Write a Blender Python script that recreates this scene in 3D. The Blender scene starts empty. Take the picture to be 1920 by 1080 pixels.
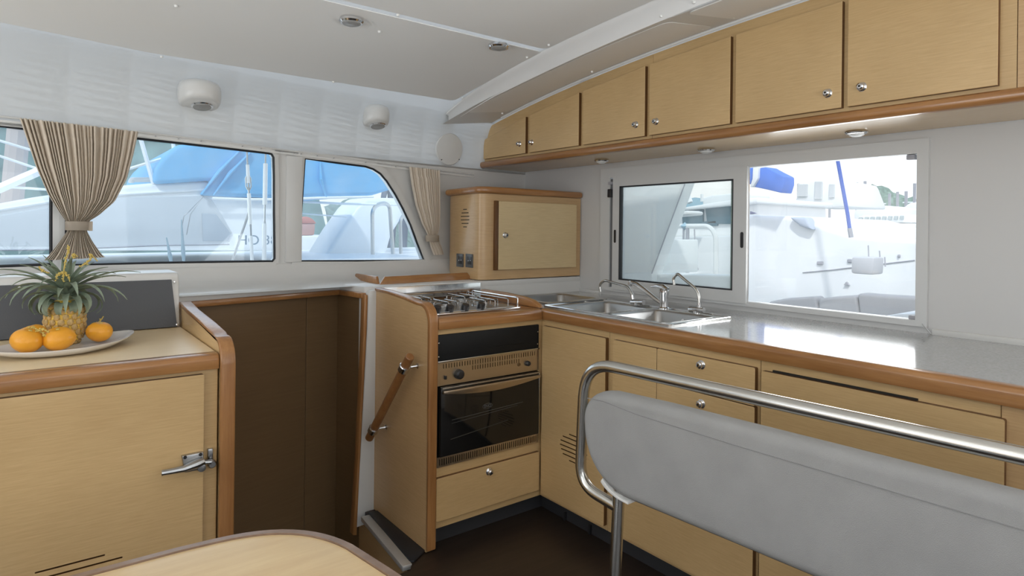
import bpy, bmesh, math, random
from mathutils import Vector, Matrix
random.seed(7)
sc = bpy.context.scene
C = sc.collection
# ------------------------------------------------------------ camera
H = 1.25; FP = 1170.0; PX, PY = 960.0, 430.5
ROLL = math.atan2(27.93, 2423.6); YAW = math.atan2(896.2, 1170.0)
cd = bpy.data.cameras.new('camera'); cam = bpy.data.objects.new('camera', cd); C.objects.link(cam)
cd.sensor_width = 36; cd.lens = FP / 1920 * 36; cd.shift_y = -(540 - PY) / 1920; cd.clip_end = 500; cd.clip_start = .02
fw = Vector((math.sin(YAW), math.cos(YAW), 0)); rt = Vector((math.cos(YAW), -math.sin(YAW), 0)); up = Vector((0, 0, 1))
cr = rt * math.cos(ROLL) + up * math.sin(ROLL); cu = -rt * math.sin(ROLL) + up * math.cos(ROLL)
# image right = r cos + up sin ; image up = -r sin + up cos
M = Matrix((cr, cu, -fw)).transposed().to_4x4(); M.translation = Vector((0, 0, H)); cam.matrix_world = M
sc.camera = cam
# ------------------------------------------------------------ world, daylight, fill lamps, exposure
w = bpy.data.worlds.new('sky'); sc.world = w; w.use_nodes = True
nt = w.node_tree; bg = nt.nodes['Background']
tc = nt.nodes.new('ShaderNodeTexCoord'); sp = nt.nodes.new('ShaderNodeSeparateXYZ'); rp = nt.nodes.new('ShaderNodeValToRGB')
nt.links.new(tc.outputs['Generated'], sp.inputs[0]); nt.links.new(sp.outputs['Z'], rp.inputs[0]); nt.links.new(rp.outputs[0], bg.inputs[0])
rp.color_ramp.elements[0].position = 0.0; rp.color_ramp.elements[0].color = (.80, .81, .82, 1)
rp.color_ramp.elements[1].position = 0.75; rp.color_ramp.elements[1].color = (.52, .66, .86, 1)
e_ = rp.color_ramp.elements.new(.3); e_.color = (.80, .82, .84, 1)
bg.inputs[1].default_value = 1.5
sc.view_settings.view_transform = 'Standard'; sc.view_settings.look = 'None'
sc.view_settings.exposure = 0.0; sc.view_settings.gamma = 1.0; sc.view_settings.use_curve_mapping = False
def sunlamp(rot, e, col, ang):
    l = bpy.data.lights.new('sun', 'SUN'); l.energy = e; l.color = col; l.angle = ang
    o = bpy.data.objects.new('sun', l); C.objects.link(o); o.rotation_euler = rot
sunlamp(Vector((.50, .38, -.72)).to_track_quat('-Z', 'Y').to_euler(), 1.8, (1, .98, .95), .05)
def area(loc, direction, sx, sy, e, col=(1, 1, 1), spread=180):
    l = bpy.data.lights.new('window_daylight', 'AREA'); l.shape = 'RECTANGLE'; l.size = sx; l.size_y = sy; l.energy = e; l.color = col; l.spread = math.radians(spread)
    o = bpy.data.objects.new('window_daylight', l); C.objects.link(o); o.location = loc
    o.rotation_euler = Vector(direction).to_track_quat('-Z', 'Y').to_euler()
# fill lamps added at the sink, port and unseen forward and starboard windows
area((-2.38, .5, 1.36), (1, 0, .1), 3.0, .8, 20, (.97, .985, 1))
area((.2, -1.98, 1.36), (0, 1, .1), 3.2, .8, 9, (1, .99, .965))
# added fill lamps aimed up to brighten the ceiling, in place of deck bounce
area((-2.33, .5, .86), (1, 0, 1.9), 3.0, .45, 44, (.98, .99, 1), 125)
area((.2, -1.93, .86), (0, 1, 1.9), 3.2, .45, 42, (1, .99, .975), 125)
area((2.58, -1.2, .75), (-1, .35, 1.3), 1.0, 1.3, 26, (1, 1, .99), 140)  # fill lamp added at an unseen aft doorway, mainly for the ceiling
area((2.62, 1.22, 1.24), (-1, 0, .05), .62, .5, 6, (1, 1, 1))
area((.9, 3.35, 1.35), (0, -1, .1), 2.0, .4, 3, (.97, .985, 1))

# ------------------------------------------------------------ helpers: pixel <-> planes of the real room
def ray(u, v):
    a = (u - PX) / FP; b = -(v - PY) / FP
    return fw + cr * a + cu * b
O3 = Vector((0, 0, H))
def at(u, v, ax, val):
    d = ray(u, v); i = 'xyz'.index(ax); t = (val - O3[i]) / d[i]; return O3 + d * t
WS, W0 = .10, 2.87
def yw(x): return W0 + WS * x
def atw(u, v, off=0.0):          # on the port window wall
    d = ray(u, v); t = (W0 - off - O3.y) / (d.y - WS * d.x); return O3 + d * t
def gz(y):
    y = abs(y); return -.0060 * y**3 - .004 * y * y - .006 * y + 2.097

# ------------------------------------------------------------ materials
def mat(name, col, rough=.5, metal=0, coat=0, spec=.5, bump=0, bscale=200, var=0, vscale=4, trans=None):
    m = bpy.data.materials.new(name); m.use_nodes = True; n = m.node_tree; b = n.nodes['Principled BSDF']
    b.inputs['Base Color'].default_value = (*col, 1); b.inputs['Roughness'].default_value = rough; b.inputs['Metallic'].default_value = metal
    b.inputs['Coat Weight'].default_value = coat; b.inputs['Coat Roughness'].default_value = .08; b.inputs['Specular IOR Level'].default_value = spec
    t = n.nodes.new('ShaderNodeTexCoord')
    if var:
        k = n.nodes.new('ShaderNodeTexNoise'); k.inputs['Scale'].default_value = vscale; k.inputs['Detail'].default_value = 4
        r = n.nodes.new('ShaderNodeValToRGB'); n.links.new(t.outputs['Object'], k.inputs[0]); n.links.new(k.outputs[0], r.inputs[0]); n.links.new(r.outputs[0], b.inputs['Base Color'])
        r.color_ramp.elements[0].position = .3; r.color_ramp.elements[1].position = .7
        r.color_ramp.elements[0].color = (*[c * (1 - var) for c in col], 1); r.color_ramp.elements[1].color = (*[min(1, c * (1 + var)) for c in col], 1)
    if bump:
        k = n.nodes.new('ShaderNodeTexNoise'); k.inputs['Scale'].default_value = bscale; k.inputs['Detail'].default_value = 3
        bu = n.nodes.new('ShaderNodeBump'); bu.inputs['Strength'].default_value = bump; bu.inputs['Distance'].default_value = .002
        n.links.new(t.outputs['Object'], k.inputs[0]); n.links.new(k.outputs[0], bu.inputs['Height']); n.links.new(bu.outputs[0], b.inputs['Normal'])
    return m
def wood(name, light, dark, scale, rough=.35, coat=.25, contrast=(.35, .7), tone=.12):
    m = bpy.data.materials.new(name); m.use_nodes = True; n = m.node_tree; b = n.nodes['Principled BSDF']
    t = n.nodes.new('ShaderNodeTexCoord'); mp = n.nodes.new('ShaderNodeMapping'); mp.inputs['Scale'].default_value = scale
    k = n.nodes.new('ShaderNodeTexNoise'); k.inputs['Scale'].default_value = 1; k.inputs['Detail'].default_value = 5; k.inputs['Roughness'].default_value = .65
    r = n.nodes.new('ShaderNodeValToRGB'); r.color_ramp.elements[0].position = contrast[0]; r.color_ramp.elements[1].position = contrast[1]
    r.color_ramp.elements[0].color = (*dark, 1); r.color_ramp.elements[1].color = (*light, 1)
    k2 = n.nodes.new('ShaderNodeTexNoise'); k2.inputs['Scale'].default_value = 2.2; k2.inputs['Detail'].default_value = 2
    mm = n.nodes.new('ShaderNodeMix'); mm.data_type = 'RGBA'; mm.blend_type = 'MULTIPLY'
    r2 = n.nodes.new('ShaderNodeValToRGB'); r2.color_ramp.elements[0].color = (1 - tone, 1 - tone * 1.1, 1 - tone * 1.3, 1); r2.color_ramp.elements[1].color = (1, 1, 1, 1)
    r2.color_ramp.elements[0].position = .3; r2.color_ramp.elements[1].position = .65
    L = n.links.new
    L(t.outputs['Object'], mp.inputs[0]); L(mp.outputs[0], k.inputs[0]); L(k.outputs[0], r.inputs[0]); L(t.outputs['Object'], k2.inputs[0]); L(k2.outputs[0], r2.inputs[0])
    mm.inputs['Factor'].default_value = 1; L(r.outputs[0], mm.inputs['A']); L(r2.outputs[0], mm.inputs['B']); L(mm.outputs['Result'], b.inputs['Base Color'])
    b.inputs['Roughness'].default_value = rough; b.inputs['Coat Weight'].default_value = coat; b.inputs['Coat Roughness'].default_value = .12
    bu = n.nodes.new('ShaderNodeBump'); bu.inputs['Strength'].default_value = .08; bu.inputs['Distance'].default_value = .001; L(k.outputs[0], bu.inputs['Height']); L(bu.outputs[0], b.inputs['Normal'])
    return m
VL, VD = (.69, .485, .240), (.61, .41, .195)
veneer = wood('oak_veneer', VL, VD, (14, 14, 260))
veneer_top = wood('oak_veneer_top', (.86, .69, .44), (.79, .61, .37), (7, 230, 7), rough=.38, coat=.12)
veneer_under = wood('oak_veneer_gloss', (.68, .49, .27), (.61, .42, .22), (230, 7, 7), rough=.25, coat=.22)
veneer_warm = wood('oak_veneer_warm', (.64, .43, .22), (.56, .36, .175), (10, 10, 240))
edge_dark = wood('door_edge_wood', (.17, .075, .02), (.12, .05, .013), (60, 60, 4), rough=.5, coat=.1)
TL, TD = (.47, .235, .085), (.34, .15, .048)
teak_y = wood('teak_along_y', TL, TD, (70, 4, 70), rough=.3, coat=.5, tone=.25)
teak_x = wood('teak_along_x', TL, TD, (4, 70, 70), rough=.3, coat=.5, tone=.25)
teak_z = wood('teak_upright', TL, TD, (70, 70, 4), rough=.35, coat=.3, tone=.25)
rim_wood = wood('table_rim_wood', (.30, .20, .14), (.20, .12, .08), (20, 20, 70), rough=.3, coat=.4)
table_wood = wood('table_veneer', (.74, .56, .31), (.66, .47, .25), (5, 40, 5), rough=.28, coat=.4)
liner = wood('brown_liner', (.175, .108, .050), (.155, .093, .042), (4, 4, 120), rough=.55, coat=0)
dowel = wood('dowel_wood', (.36, .17, .06), (.27, .11, .035), (40, 40, 5), rough=.4, coat=.2)
gel = mat('white_gelcoat', (.69, .69, .675), .28, bump=.05, bscale=25)
gel_ceiling = mat('ceiling_gelcoat', (.70, .70, .685), .42, bump=.03, bscale=350)
panel_white = mat('headliner_vinyl', (.86, .855, .835), .5, bump=.03, bscale=500)
wall_white = mat('wall_lining', (.62, .62, .615), .42, bump=.04, bscale=120)
frame_al = mat('white_powder_coat', (.64, .65, .65), .38)
white_pl = mat('white_plastic', (.82, .82, .8), .35)
rubber = mat('black_rubber', (.015, .017, .022), .45)
black_pl = mat('black_plastic', (.02, .02, .022), .35)
dark_hole = mat('dark_void', (.02, .017, .013), .9)
floor_m = wood('dark_floor', (.040, .026, .019), (.024, .016, .012), (3, 60, 60), rough=.42, coat=.15)
kick_m = mat('dark_kickboard', (.033, .034, .038), .55)
board_m = mat('charcoal_board', (.075, .08, .09), .5, bump=.2, bscale=400)
steel = mat('brushed_steel', (.50, .50, .495), .3, 1, bump=.1, bscale=600)
chrome = mat('chrome', (.74, .74, .75), .09, 1)
satin = mat('satin_steel', (.60, .595, .57), .22, 1)
pewter = mat('cast_chrome', (.42, .43, .44), .28, 1, bump=.3, bscale=60)
splash = mat('polished_splash_plate', (.72, .73, .74), .16, 1, bump=.6, bscale=9)
oven_steel = mat('oven_steel', (.60, .52, .42), .30, 1)
oven_black = mat('oven_black', (.010, .011, .012), .55, spec=.25)
oven_glass = mat('oven_dark_glass', (.008, .008, .008), .06, spec=.6)
grate_m = mat('grate_steel', (.38, .37, .36), .25, 1)
burner_m = mat('burner_cap', (.06, .06, .06), .4, .6)
counter_m = mat('grey_laminate', (.40, .415, .42), .13, coat=.3, var=.14, vscale=160)
cloth = mat('grey_canvas', (.36, .36, .355), .9, bump=.7, bscale=900, var=.05, vscale=12)
cloth_seam = mat('grey_seam', (.26, .26, .26), .9)
curt = mat('beige_curtain', (.70, .615, .51), .95, bump=.5, bscale=900)
grey_lens = mat('grey_lamp_lens', (.30, .30, .29), .25)
grille_m = mat('speaker_grille', (.72, .73, .72), .6, bump=.1, bscale=900)
porcelain = mat('white_porcelain', (.78, .78, .78), .18, coat=.4)
orange_m = mat('orange_skin', (.82, .36, .025), .34, bump=.25, bscale=160, var=.08, vscale=9)
pine_m = mat('pineapple_skin', (.80, .50, .07), .55, bump=.8, bscale=150, var=.35, vscale=45)
pine_tip = mat('pineapple_fruitlet', (.62, .42, .17), .6, bump=.8, bscale=200, var=.45, vscale=70)
leaf_m = mat('pineapple_leaf', (.24, .30, .22), .5, var=.35, vscale=18)
twig_m = mat('yellow_flower_stalk', (.62, .47, .13), .6)
hull_white = mat('white_hull', (.90, .91, .91), .35)
hull_shade = mat('grey_hull_window', (.56, .59, .61), .2)
blue_can = mat('blue_canvas', (.13, .46, .78), .85, bump=.5, bscale=6, var=.15, vscale=1.5)
blue_sail = mat('blue_sail_cover', (.10, .24, .75), .8, var=.12, vscale=3)
blue_pole = mat('blue_pole_sleeve', (.06, .14, .55), .7)
tree_m = mat('tree_foliage', (.17, .25, .20), .9, var=.4, vscale=2)
hill_m = mat('hill_foliage', (.12, .21, .19), .95, var=.35, vscale=.8, bump=.5, bscale=1)
water_m = mat('sea_water', (.10, .17, .20), .12, bump=1, bscale=3)
red_m = mat('red_jacket', (.55, .15, .10), .8)
tint_win = mat('dark_boat_window', (.08, .16, .20), .15)
cush_out = mat('grey_cockpit_cushion', (.36, .36, .37), .9, bump=.4, bscale=200)
ltgrey = mat('light_grey_marking', (.42, .42, .46), .6)
letter_m = mat('registry_blue', (.10, .20, .30), .6)
def glass(name, tint, milk, mw, sc_=5):
    m = bpy.data.materials.new(name); m.use_nodes = True; n = m.node_tree; n.nodes.clear(); L = n.links.new
    out = n.nodes.new('ShaderNodeOutputMaterial'); tr = n.nodes.new('ShaderNodeBsdfTransparent'); tr.inputs[0].default_value = (*tint, 1)
    df = n.nodes.new('ShaderNodeBsdfTranslucent'); df.inputs[0].default_value = (*milk, 1)
    gl = n.nodes.new('ShaderNodeBsdfGlossy'); gl.inputs['Roughness'].default_value = .02
    t = n.nodes.new('ShaderNodeTexCoord'); k = n.nodes.new('ShaderNodeTexNoise'); k.inputs['Scale'].default_value = sc_; k.inputs['Detail'].default_value = 5
    mr = n.nodes.new('ShaderNodeMapRange'); mr.inputs['From Min'].default_value = .35; mr.inputs['From Max'].default_value = .7; mr.inputs['To Min'].default_value = mw * .6; mr.inputs['To Max'].default_value = mw * 1.5
    L(t.outputs['Object'], k.inputs[0]); L(k.outputs[0], mr.inputs[0])
    m1 = n.nodes.new('ShaderNodeMixShader'); m2 = n.nodes.new('ShaderNodeMixShader'); fr = n.nodes.new('ShaderNodeFresnel'); fr.inputs[0].default_value = 1.45
    L(mr.outputs[0], m1.inputs[0]); L(tr.outputs[0], m1.inputs[1]); L(df.outputs[0], m1.inputs[2]); L(fr.outputs[0], m2.inputs[0]); L(m1.outputs[0], m2.inputs[1]); L(gl.outputs[0], m2.inputs[2]); L(m2.outputs[0], out.inputs[0])
    return m
glass_blue = glass('port_window_acrylic', (.91, .965, 1.0), (.80, .88, .95), .12)
glass_green = glass('sash_glass', (.94, .97, .96), (.95, .97, .96), .12, 1)

def tosea(pl, z=-1.5):
    m_ = min(q[1] for q in pl); return [(q[0], z) if q[1] < m_ + .35 else q for q in pl]
# ------------------------------------------------------------ mesh helpers
WL = {}
def link(name, bm, m, parent=None, smooth=30, kind=None, label=None):
    me = bpy.data.meshes.new(name)
    vs = [v.co for v in bm.verts]
    mn = Vector((min(v.x for v in vs), min(v.y for v in vs), min(v.z for v in vs))); mx = Vector((max(v.x for v in vs), max(v.y for v in vs), max(v.z for v in vs)))
    c = Vector(((mn.x + mx.x) / 2, (mn.y + mx.y) / 2, mn.z))
    bmesh.ops.translate(bm, verts=bm.verts, vec=-c); bm.normal_update(); bm.to_mesh(me); bm.free()
    for mm in (m if isinstance(m, (list, tuple)) else [m]): me.materials.append(mm)
    if smooth:
        me.polygons.foreach_set('use_smooth', [True] * len(me.polygons)); me.set_sharp_from_angle(angle=math.radians(smooth))
    o = bpy.data.objects.new(name, me); C.objects.link(o); WL[o.name] = c
    if parent: o.parent = parent; o.location = c - WL[parent.name]
    else: o.location = c
    if kind: o['kind'] = kind
    if label: o['label'] = label
    return o
def tag(o, label, cat, group=None, kind=None):
    o['label'] = label; o['category'] = cat
    if group: o['group'] = group
    if kind: o['kind'] = kind
    return o
def thing(name, loc, label, cat, group=None):
    o = bpy.data.objects.new(name, None); C.objects.link(o); o.empty_display_size = .05; o.location = Vector(loc); WL[o.name] = Vector(loc)
    return tag(o, label, cat, group)
def dup(o, name=None, parent=None):
    c = o.copy(); C.objects.link(c); c.parent = parent
    WL[c.name] = WL[o.name].copy()
    for ch in list(o.children): dup(ch, None, c)
    return c
def bevel(bm, w, seg=2, ang=25):
    if not w: return
    es = [e for e in bm.edges if len(e.link_faces) == 2 and e.calc_face_angle(0) > math.radians(ang)]
    bmesh.ops.bevel(bm, geom=es, offset=w, segments=seg, affect='EDGES', clamp_overlap=True, profile=.5)
def box(x0, x1, y0, y1, z0, z1, bv=.0, seg=2, bm=None):
    b = bmesh.new(); r = bmesh.ops.create_cube(b, size=1)
    for v in b.verts: v.co = Vector(((x0 + x1) / 2 + v.co.x * (x1 - x0), (y0 + y1) / 2 + v.co.y * (y1 - y0), (z0 + z1) / 2 + v.co.z * (z1 - z0)))
    bevel(b, bv, seg)
    return join(bm, b)
def join(dst, src):
    if dst is None: return src
    me = bpy.data.meshes.new('tmp'); src.to_mesh(me); src.free(); dst.from_mesh(me); bpy.data.meshes.remove(me); return dst
def mp(a, b, d, ax):
    return Vector((d, a, b)) if ax == 'x' else Vector((a, d, b)) if ax == 'y' else Vector((a, b, d))
def prism(poly, ax, d0, d1, bv=0, seg=2, bm=None, ang=25, shear=None):
    b = bmesh.new()
    f0 = [b.verts.new(mp(p[0], p[1], d0, ax)) for p in poly]; f1 = [b.verts.new(mp(p[0], p[1], d1, ax)) for p in poly]
    b.faces.new(f0); b.faces.new(f1[::-1]); n = len(poly)
    for i in range(n): b.faces.new((f0[i], f1[i], f1[(i + 1) % n], f0[(i + 1) % n]))
    bmesh.ops.recalc_face_normals(b, faces=b.faces); bevel(b, bv, seg, ang)
    if shear: 
        for v in b.verts: v.co = shear(v.co)
    return join(bm, b)
def plate(outer, holes, ax, d0, d1, bm=None, shear=None):
    b = bmesh.new(); loops = [outer] + holes; ed = []; vl = []
    for lp in loops:
        vs = [b.verts.new(mp(p[0], p[1], d0, ax)) for p in lp]; vl.append(vs)
        for i in range(len(vs)): ed.append(b.edges.new((vs[i], vs[(i + 1) % len(vs)])))
    bmesh.ops.triangle_fill(b, edges=ed, use_beauty=True)
    top = list(b.faces); mpv = {}
    for v in list(b.verts):
        c = v.co.copy(); c['xyz'.index(ax)] = d1; mpv[v] = b.verts.new(c)
    for f in top: b.faces.new([mpv[v] for v in reversed(f.verts)])
    for vs in vl:
        n = len(vs)
        for i in range(n): b.faces.new((vs[i], vs[(i + 1) % n], mpv[vs[(i + 1) % n]], mpv[vs[i]]))
    bmesh.ops.recalc_face_normals(b, faces=b.faces)
    if shear:
        for v in b.verts: v.co = shear(v.co)
    return join(bm, b)
def rrect(a0, a1, b0, b1, r, n=4):
    pts = []
    for cx, cy, s in ((a1 - r, b1 - r, 0), (a0 + r, b1 - r, 90), (a0 + r, b0 + r, 180), (a1 - r, b0 + r, 270)):
        for i in range(n + 1):
            t = math.radians(s + 90 * i / n); pts.append((cx + r * math.cos(t), cy + r * math.sin(t)))
    return pts
def circle(cx, cy, r, n=24, ry=None):
    return [(cx + r * math.cos(2 * math.pi * i / n), cy + (ry or r) * math.sin(2 * math.pi * i / n)) for i in range(n)]
def fillet(pts, r, n=6):
    pts = [Vector(p) for p in pts]; out = [pts[0]]
    for i in range(1, len(pts) - 1):
        a, p, c = pts[i - 1], pts[i], pts[i + 1]; rr = min(r, (a - p).length * .49, (c - p).length * .49)
        s = p + (a - p).normalized() * rr; e = p + (c - p).normalized() * rr
        for k in range(n + 1):
            t = k / n; out.append(s * (1 - t)**2 + p * 2 * t * (1 - t) + e * t * t)
    out.append(pts[-1]); return out
def tube(pts, r, seg=10, bm=None, closed=False, radii=None, flat=None):
    pts = [Vector(p) for p in pts]; b = bmesh.new(); n = len(pts); rings = []; prev = None
    for i in range(n):
        if closed: t = (pts[(i + 1) % n] - pts[i - 1]).normalized()
        else: t = (pts[min(i + 1, n - 1)] - pts[max(i - 1, 0)]).normalized()
        if prev is None:
            a = Vector((0, 0, 1)) if abs(t.z) < .9 else Vector((1, 0, 0)); nrm = t.cross(a).normalized()
        else: nrm = (prev - t * prev.dot(t)).normalized()
        prev = nrm; bn = t.cross(nrm); rr = radii[i] if radii else r
        rings.append([b.verts.new(pts[i] + nrm * rr * math.cos(2 * math.pi * k / seg) + bn * rr * (flat or 1) * math.sin(2 * math.pi * k / seg)) for k in range(seg)])
    m = n if closed else n - 1
    for i in range(m):
        A, B = rings[i], rings[(i + 1) % n]
        for k in range(seg): b.faces.new((A[k], A[(k + 1) % seg], B[(k + 1) % seg], B[k]))
    if not closed: b.faces.new(rings[0][::-1]); b.faces.new(rings[-1])
    bmesh.ops.recalc_face_normals(b, faces=b.faces)
    return join(bm, b)
def lathe(prof, o, axis=(0, 0, 1), seg=24, bm=None):
    b = bmesh.new(); q = Vector((0, 0, 1)).rotation_difference(Vector(axis)); o = Vector(o); rings = []
    for r, z in prof:
        if r < 1e-6: rings.append([b.verts.new(o + q @ Vector((0, 0, z)))])
        else: rings.append([b.verts.new(o + q @ Vector((r * math.cos(2 * math.pi * k / seg), r * math.sin(2 * math.pi * k / seg), z))) for k in range(seg)])
    for A, B in zip(rings, rings[1:]):
        if len(A) == 1 and len(B) == 1: continue
        for k in range(seg):
            k2 = (k + 1) % seg
            if len(A) == 1: b.faces.new((A[0], B[k2], B[k]))
            elif len(B) == 1: b.faces.new((A[k], A[k2], B[0]))
            else: b.faces.new((A[k], A[k2], B[k2], B[k]))
    if len(rings[0]) > 1: b.faces.new(rings[0][::-1])
    if len(rings[-1]) > 1: b.faces.new(rings[-1])
    bmesh.ops.recalc_face_normals(b, faces=b.faces)
    return join(bm, b)
def sweep_profile(prof, xs, f, bm=None):
    """grid: prof list of params, xs list; f(p, x)->Vector"""
    b = bmesh.new(); rows = [[b.verts.new(f(p, x)) for p in prof] for x in xs]
    for A, B in zip(rows, rows[1:]):
        for i in range(len(prof) - 1): b.faces.new((A[i], A[i + 1], B[i + 1], B[i]))
    return join(bm, b)
def offset_poly(p, d):
    n = len(p); out = []; ar = sum(p[i][0] * p[(i + 1) % n][1] - p[(i + 1) % n][0] * p[i][1] for i in range(n)); s = 1 if ar > 0 else -1
    for i in range(n):
        a = Vector(p[i - 1]); c = Vector(p[i]); e = Vector(p[(i + 1) % n])
        d1 = (c - a).normalized(); d2 = (e - c).normalized(); n1 = Vector((d1.y, -d1.x)) * s; n2 = Vector((d2.y, -d2.x)) * s
        m = (n1 + n2).normalized(); k = max(.5, m.dot(n1)); q = c + m * d / k; out.append((q.x, q.y))
    return out
def text_mesh(s, size, ext=.0015):
    cu_ = bpy.data.curves.new('txt', 'FONT'); cu_.body = s; cu_.size = size; cu_.extrude = ext; cu_.align_x = 'CENTER'; cu_.align_y = 'CENTER'
    o = bpy.data.objects.new('txt', cu_); C.objects.link(o); dg = bpy.context.evaluated_depsgraph_get(); dg.update()
    me = bpy.data.meshes.new_from_object(o.evaluated_get(dg)); b = bmesh.new(); b.from_mesh(me)
    bpy.data.objects.remove(o); bpy.data.curves.remove(cu_); bpy.data.meshes.remove(me); return b
def txt(name, s, size, loc, right, upv, m, parent):
    b = text_mesh(s, size); r = Vector(right).normalized(); u_ = Vector(upv).normalized(); n_ = r.cross(u_)
    T = Matrix((r, u_, n_)).transposed().to_4x4(); T.translation = Vector(loc); bmesh.ops.transform(b, matrix=T, verts=b.verts)
    return link(name, b, m, parent, smooth=0)
KNOB = [(0, .020), (.007, .0195), (.0115, .0155), (.012, .011), (.009, .006), (.013, .0036), (.0155, .001), (.0155, 0)]
KP = {}
def knob(loc, ax, parent, name='knob'):
    key = ax
    p = Vector(loc); d = (-1, 0, 0) if ax == 'x' else (0, -1, 0)
    o = link(name, lathe(KNOB, p, d, 16), chrome, parent)
    ring = link('keyhole', lathe([(.0034, .0208), (.0034, .0190), (0, .0190)], p, d, 10), dark_hole, o)
    return o
def slab_door(ax, a0, a1, b0, b1, d_back, th, parent, holes=None, name='door', poly=None, m=None):
    """overlay door: face towards -ax; sides get the dark edge wood"""
    d0 = d_back - th; pl = poly or rrect(a0, a1, b0, b1, .004, 2); i = 'xyz'.index(ax)
    b = plate(pl, holes or [], ax, d0, d_back) if holes else prism(pl, ax, d0, d_back)
    b.faces.ensure_lookup_table(); b.normal_update()
    for f in b.faces: f.material_index = 0 if abs(f.normal[i]) > .6 else 1
    if not holes:
        es = [e for e in b.edges if all(abs(v.co[i] - d0) < 1e-6 for v in e.verts)]
        bmesh.ops.bevel(b, geom=es, offset=.0012, segments=1, affect='EDGES', material=0)
    return link(name, b, [m or veneer, edge_dark], parent, smooth=25)

# ============================================================ ROOM SHELL
XL, XR = -2.3, 2.49
YN = -1.9
# floor with the stairwell cut out
out = [(XL, YN), (XR, YN), (XR, 3.1), (XL, 3.1)]
well = [(.44, 2.03), (1.105, 2.03), (1.125, 2.06), (1.168, 2.535), (1.168, 3.0), (.44, 3.0)]
fl = link('floor', plate(out, [well], 'z', -.04, 0), floor_m, kind='structure', smooth=0)
# ceiling skin: cambered, then coved down to the port window wall
xs = [XL + i * (XR - XL) / 24 for i in range(25)]
def cprof(p, x):
    if p[0] == 'c': return Vector((x, p[1] * (yw(x) - .11) if p[1] > 0 else p[1], gz(p[1] * (yw(x) - .11) if p[1] > 0 else p[1])))
    t = p[1]; y1 = yw(x) - .11; z1 = gz(y1); y2 = yw(x); z2 = 1.60
    P0 = Vector((y1, z1)); P1 = Vector((y1 + .065, gz(y1 + .065))); P2 = Vector((y2, z2 + .17)); P3 = Vector((y2, z2))
    q = P0 * (1 - t)**3 + P1 * 3 * t * (1 - t)**2 + P2 * 3 * t * t * (1 - t) + P3 * t**3
    return Vector((x, q.x, q.y))
prof = [('c', YN + i * (-YN) / 8) for i in range(8)] + [('c', i / 14) for i in range(15)] + [('v', i / 14) for i in range(1, 15)]
bm = sweep_profile(prof, xs, cprof)
r = bmesh.ops.solidify(bm, geom=bm.faces[:], thickness=.04)
ceil = link('ceiling', bm, gel_ceiling, kind='structure', smooth=40)
def hitc(u, v, dz=0):       # pixel on the ceiling surface
    d = ray(u, v); a, b = .3, 5.5
    f = lambda t: (O3 + d * t).z - (gz((O3 + d * t).y) - dz)
    for _ in range(60):
        m_ = (a + b) / 2
        if f(m_) > 0: b = m_
        else: a = m_
    return O3 + d * a
def cpanel(x0, x1, y0, y1, th=.003, r=.03, parent=ceil, tilt=0):
    b = bmesh.new(); pl = rrect(x0, x1, y0, y1, r, 4); ys = [y0 + (y1 - y0) * i / 14 for i in range(1, 14)]
    base = prism(pl, 'z', 0, 1)
    for yy in ys:
        g = base.verts[:] + base.edges[:] + base.faces[:]
        bmesh.ops.bisect_plane(base, geom=g, plane_co=(0, yy, 0), plane_no=(0, 1, 0))
    if y1 > 2.7 and x0 < 0:
        bmesh.ops.bisect_plane(base, geom=base.verts[:] + base.edges[:] + base.faces[:], plane_co=(.35, 0, 0), plane_no=(1, 0, 0))
        for v in base.verts: v.co.y -= max(0, .35 - v.co.x) * .13 * (v.co.y - y0) / (y1 - y0)
    for v in base.verts: v.co.z = gz(v.co.y) + (-th if v.co.z < .5 else .004) - tilt * max(0, (2.13 - v.co.x) / .31)
    return link('panel', base, panel_white, parent, smooth=30)
cpanel(-1.6, 1.715, 1.13, 2.022)
cpanel(-1.6, 1.735, 2.055, 2.70 + .075)
cpanel(-1.6, 1.715, -.6, 1.10)
# side strips beyond the rib
cpanel(1.832, 2.115, 1.47, 2.80, tilt=.044); cpanel(1.815, 2.128, .2, 1.375, tilt=.046)
bm = sweep_profile([0, 1, 2], [-1.2 + i * .15 for i in range(29)], lambda p, y: Vector(([1.80, 2.14, 2.14][p], y, gz(y) - [.048, .0015, -.02][p])))
link('trim_11', bm, gel_ceiling, kind='structure', smooth=60)
# screws
for u, v in [(330, 12), (303, 107), (625, 154), (711, 60), (746, 29), (867, 184), (988, 108), (1029, 85), (942, 213), (895, 208), (1110, 135), (1042, 122), (1240, 31), (1316, 54), (1301, 5), (1375, 33)]:
    p = hitc(u, v, .007 if u < 900 or (u, v) in ((988, 108), (1029, 85), (1316, 54), (895, 208), (1375, 33)) else .043); link('screw', lathe([(0, -.004), (.004, -.0035), (.006, 0), (.006, .004)], p, (0, 0, 1), 12), white_pl, ceil)
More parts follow.
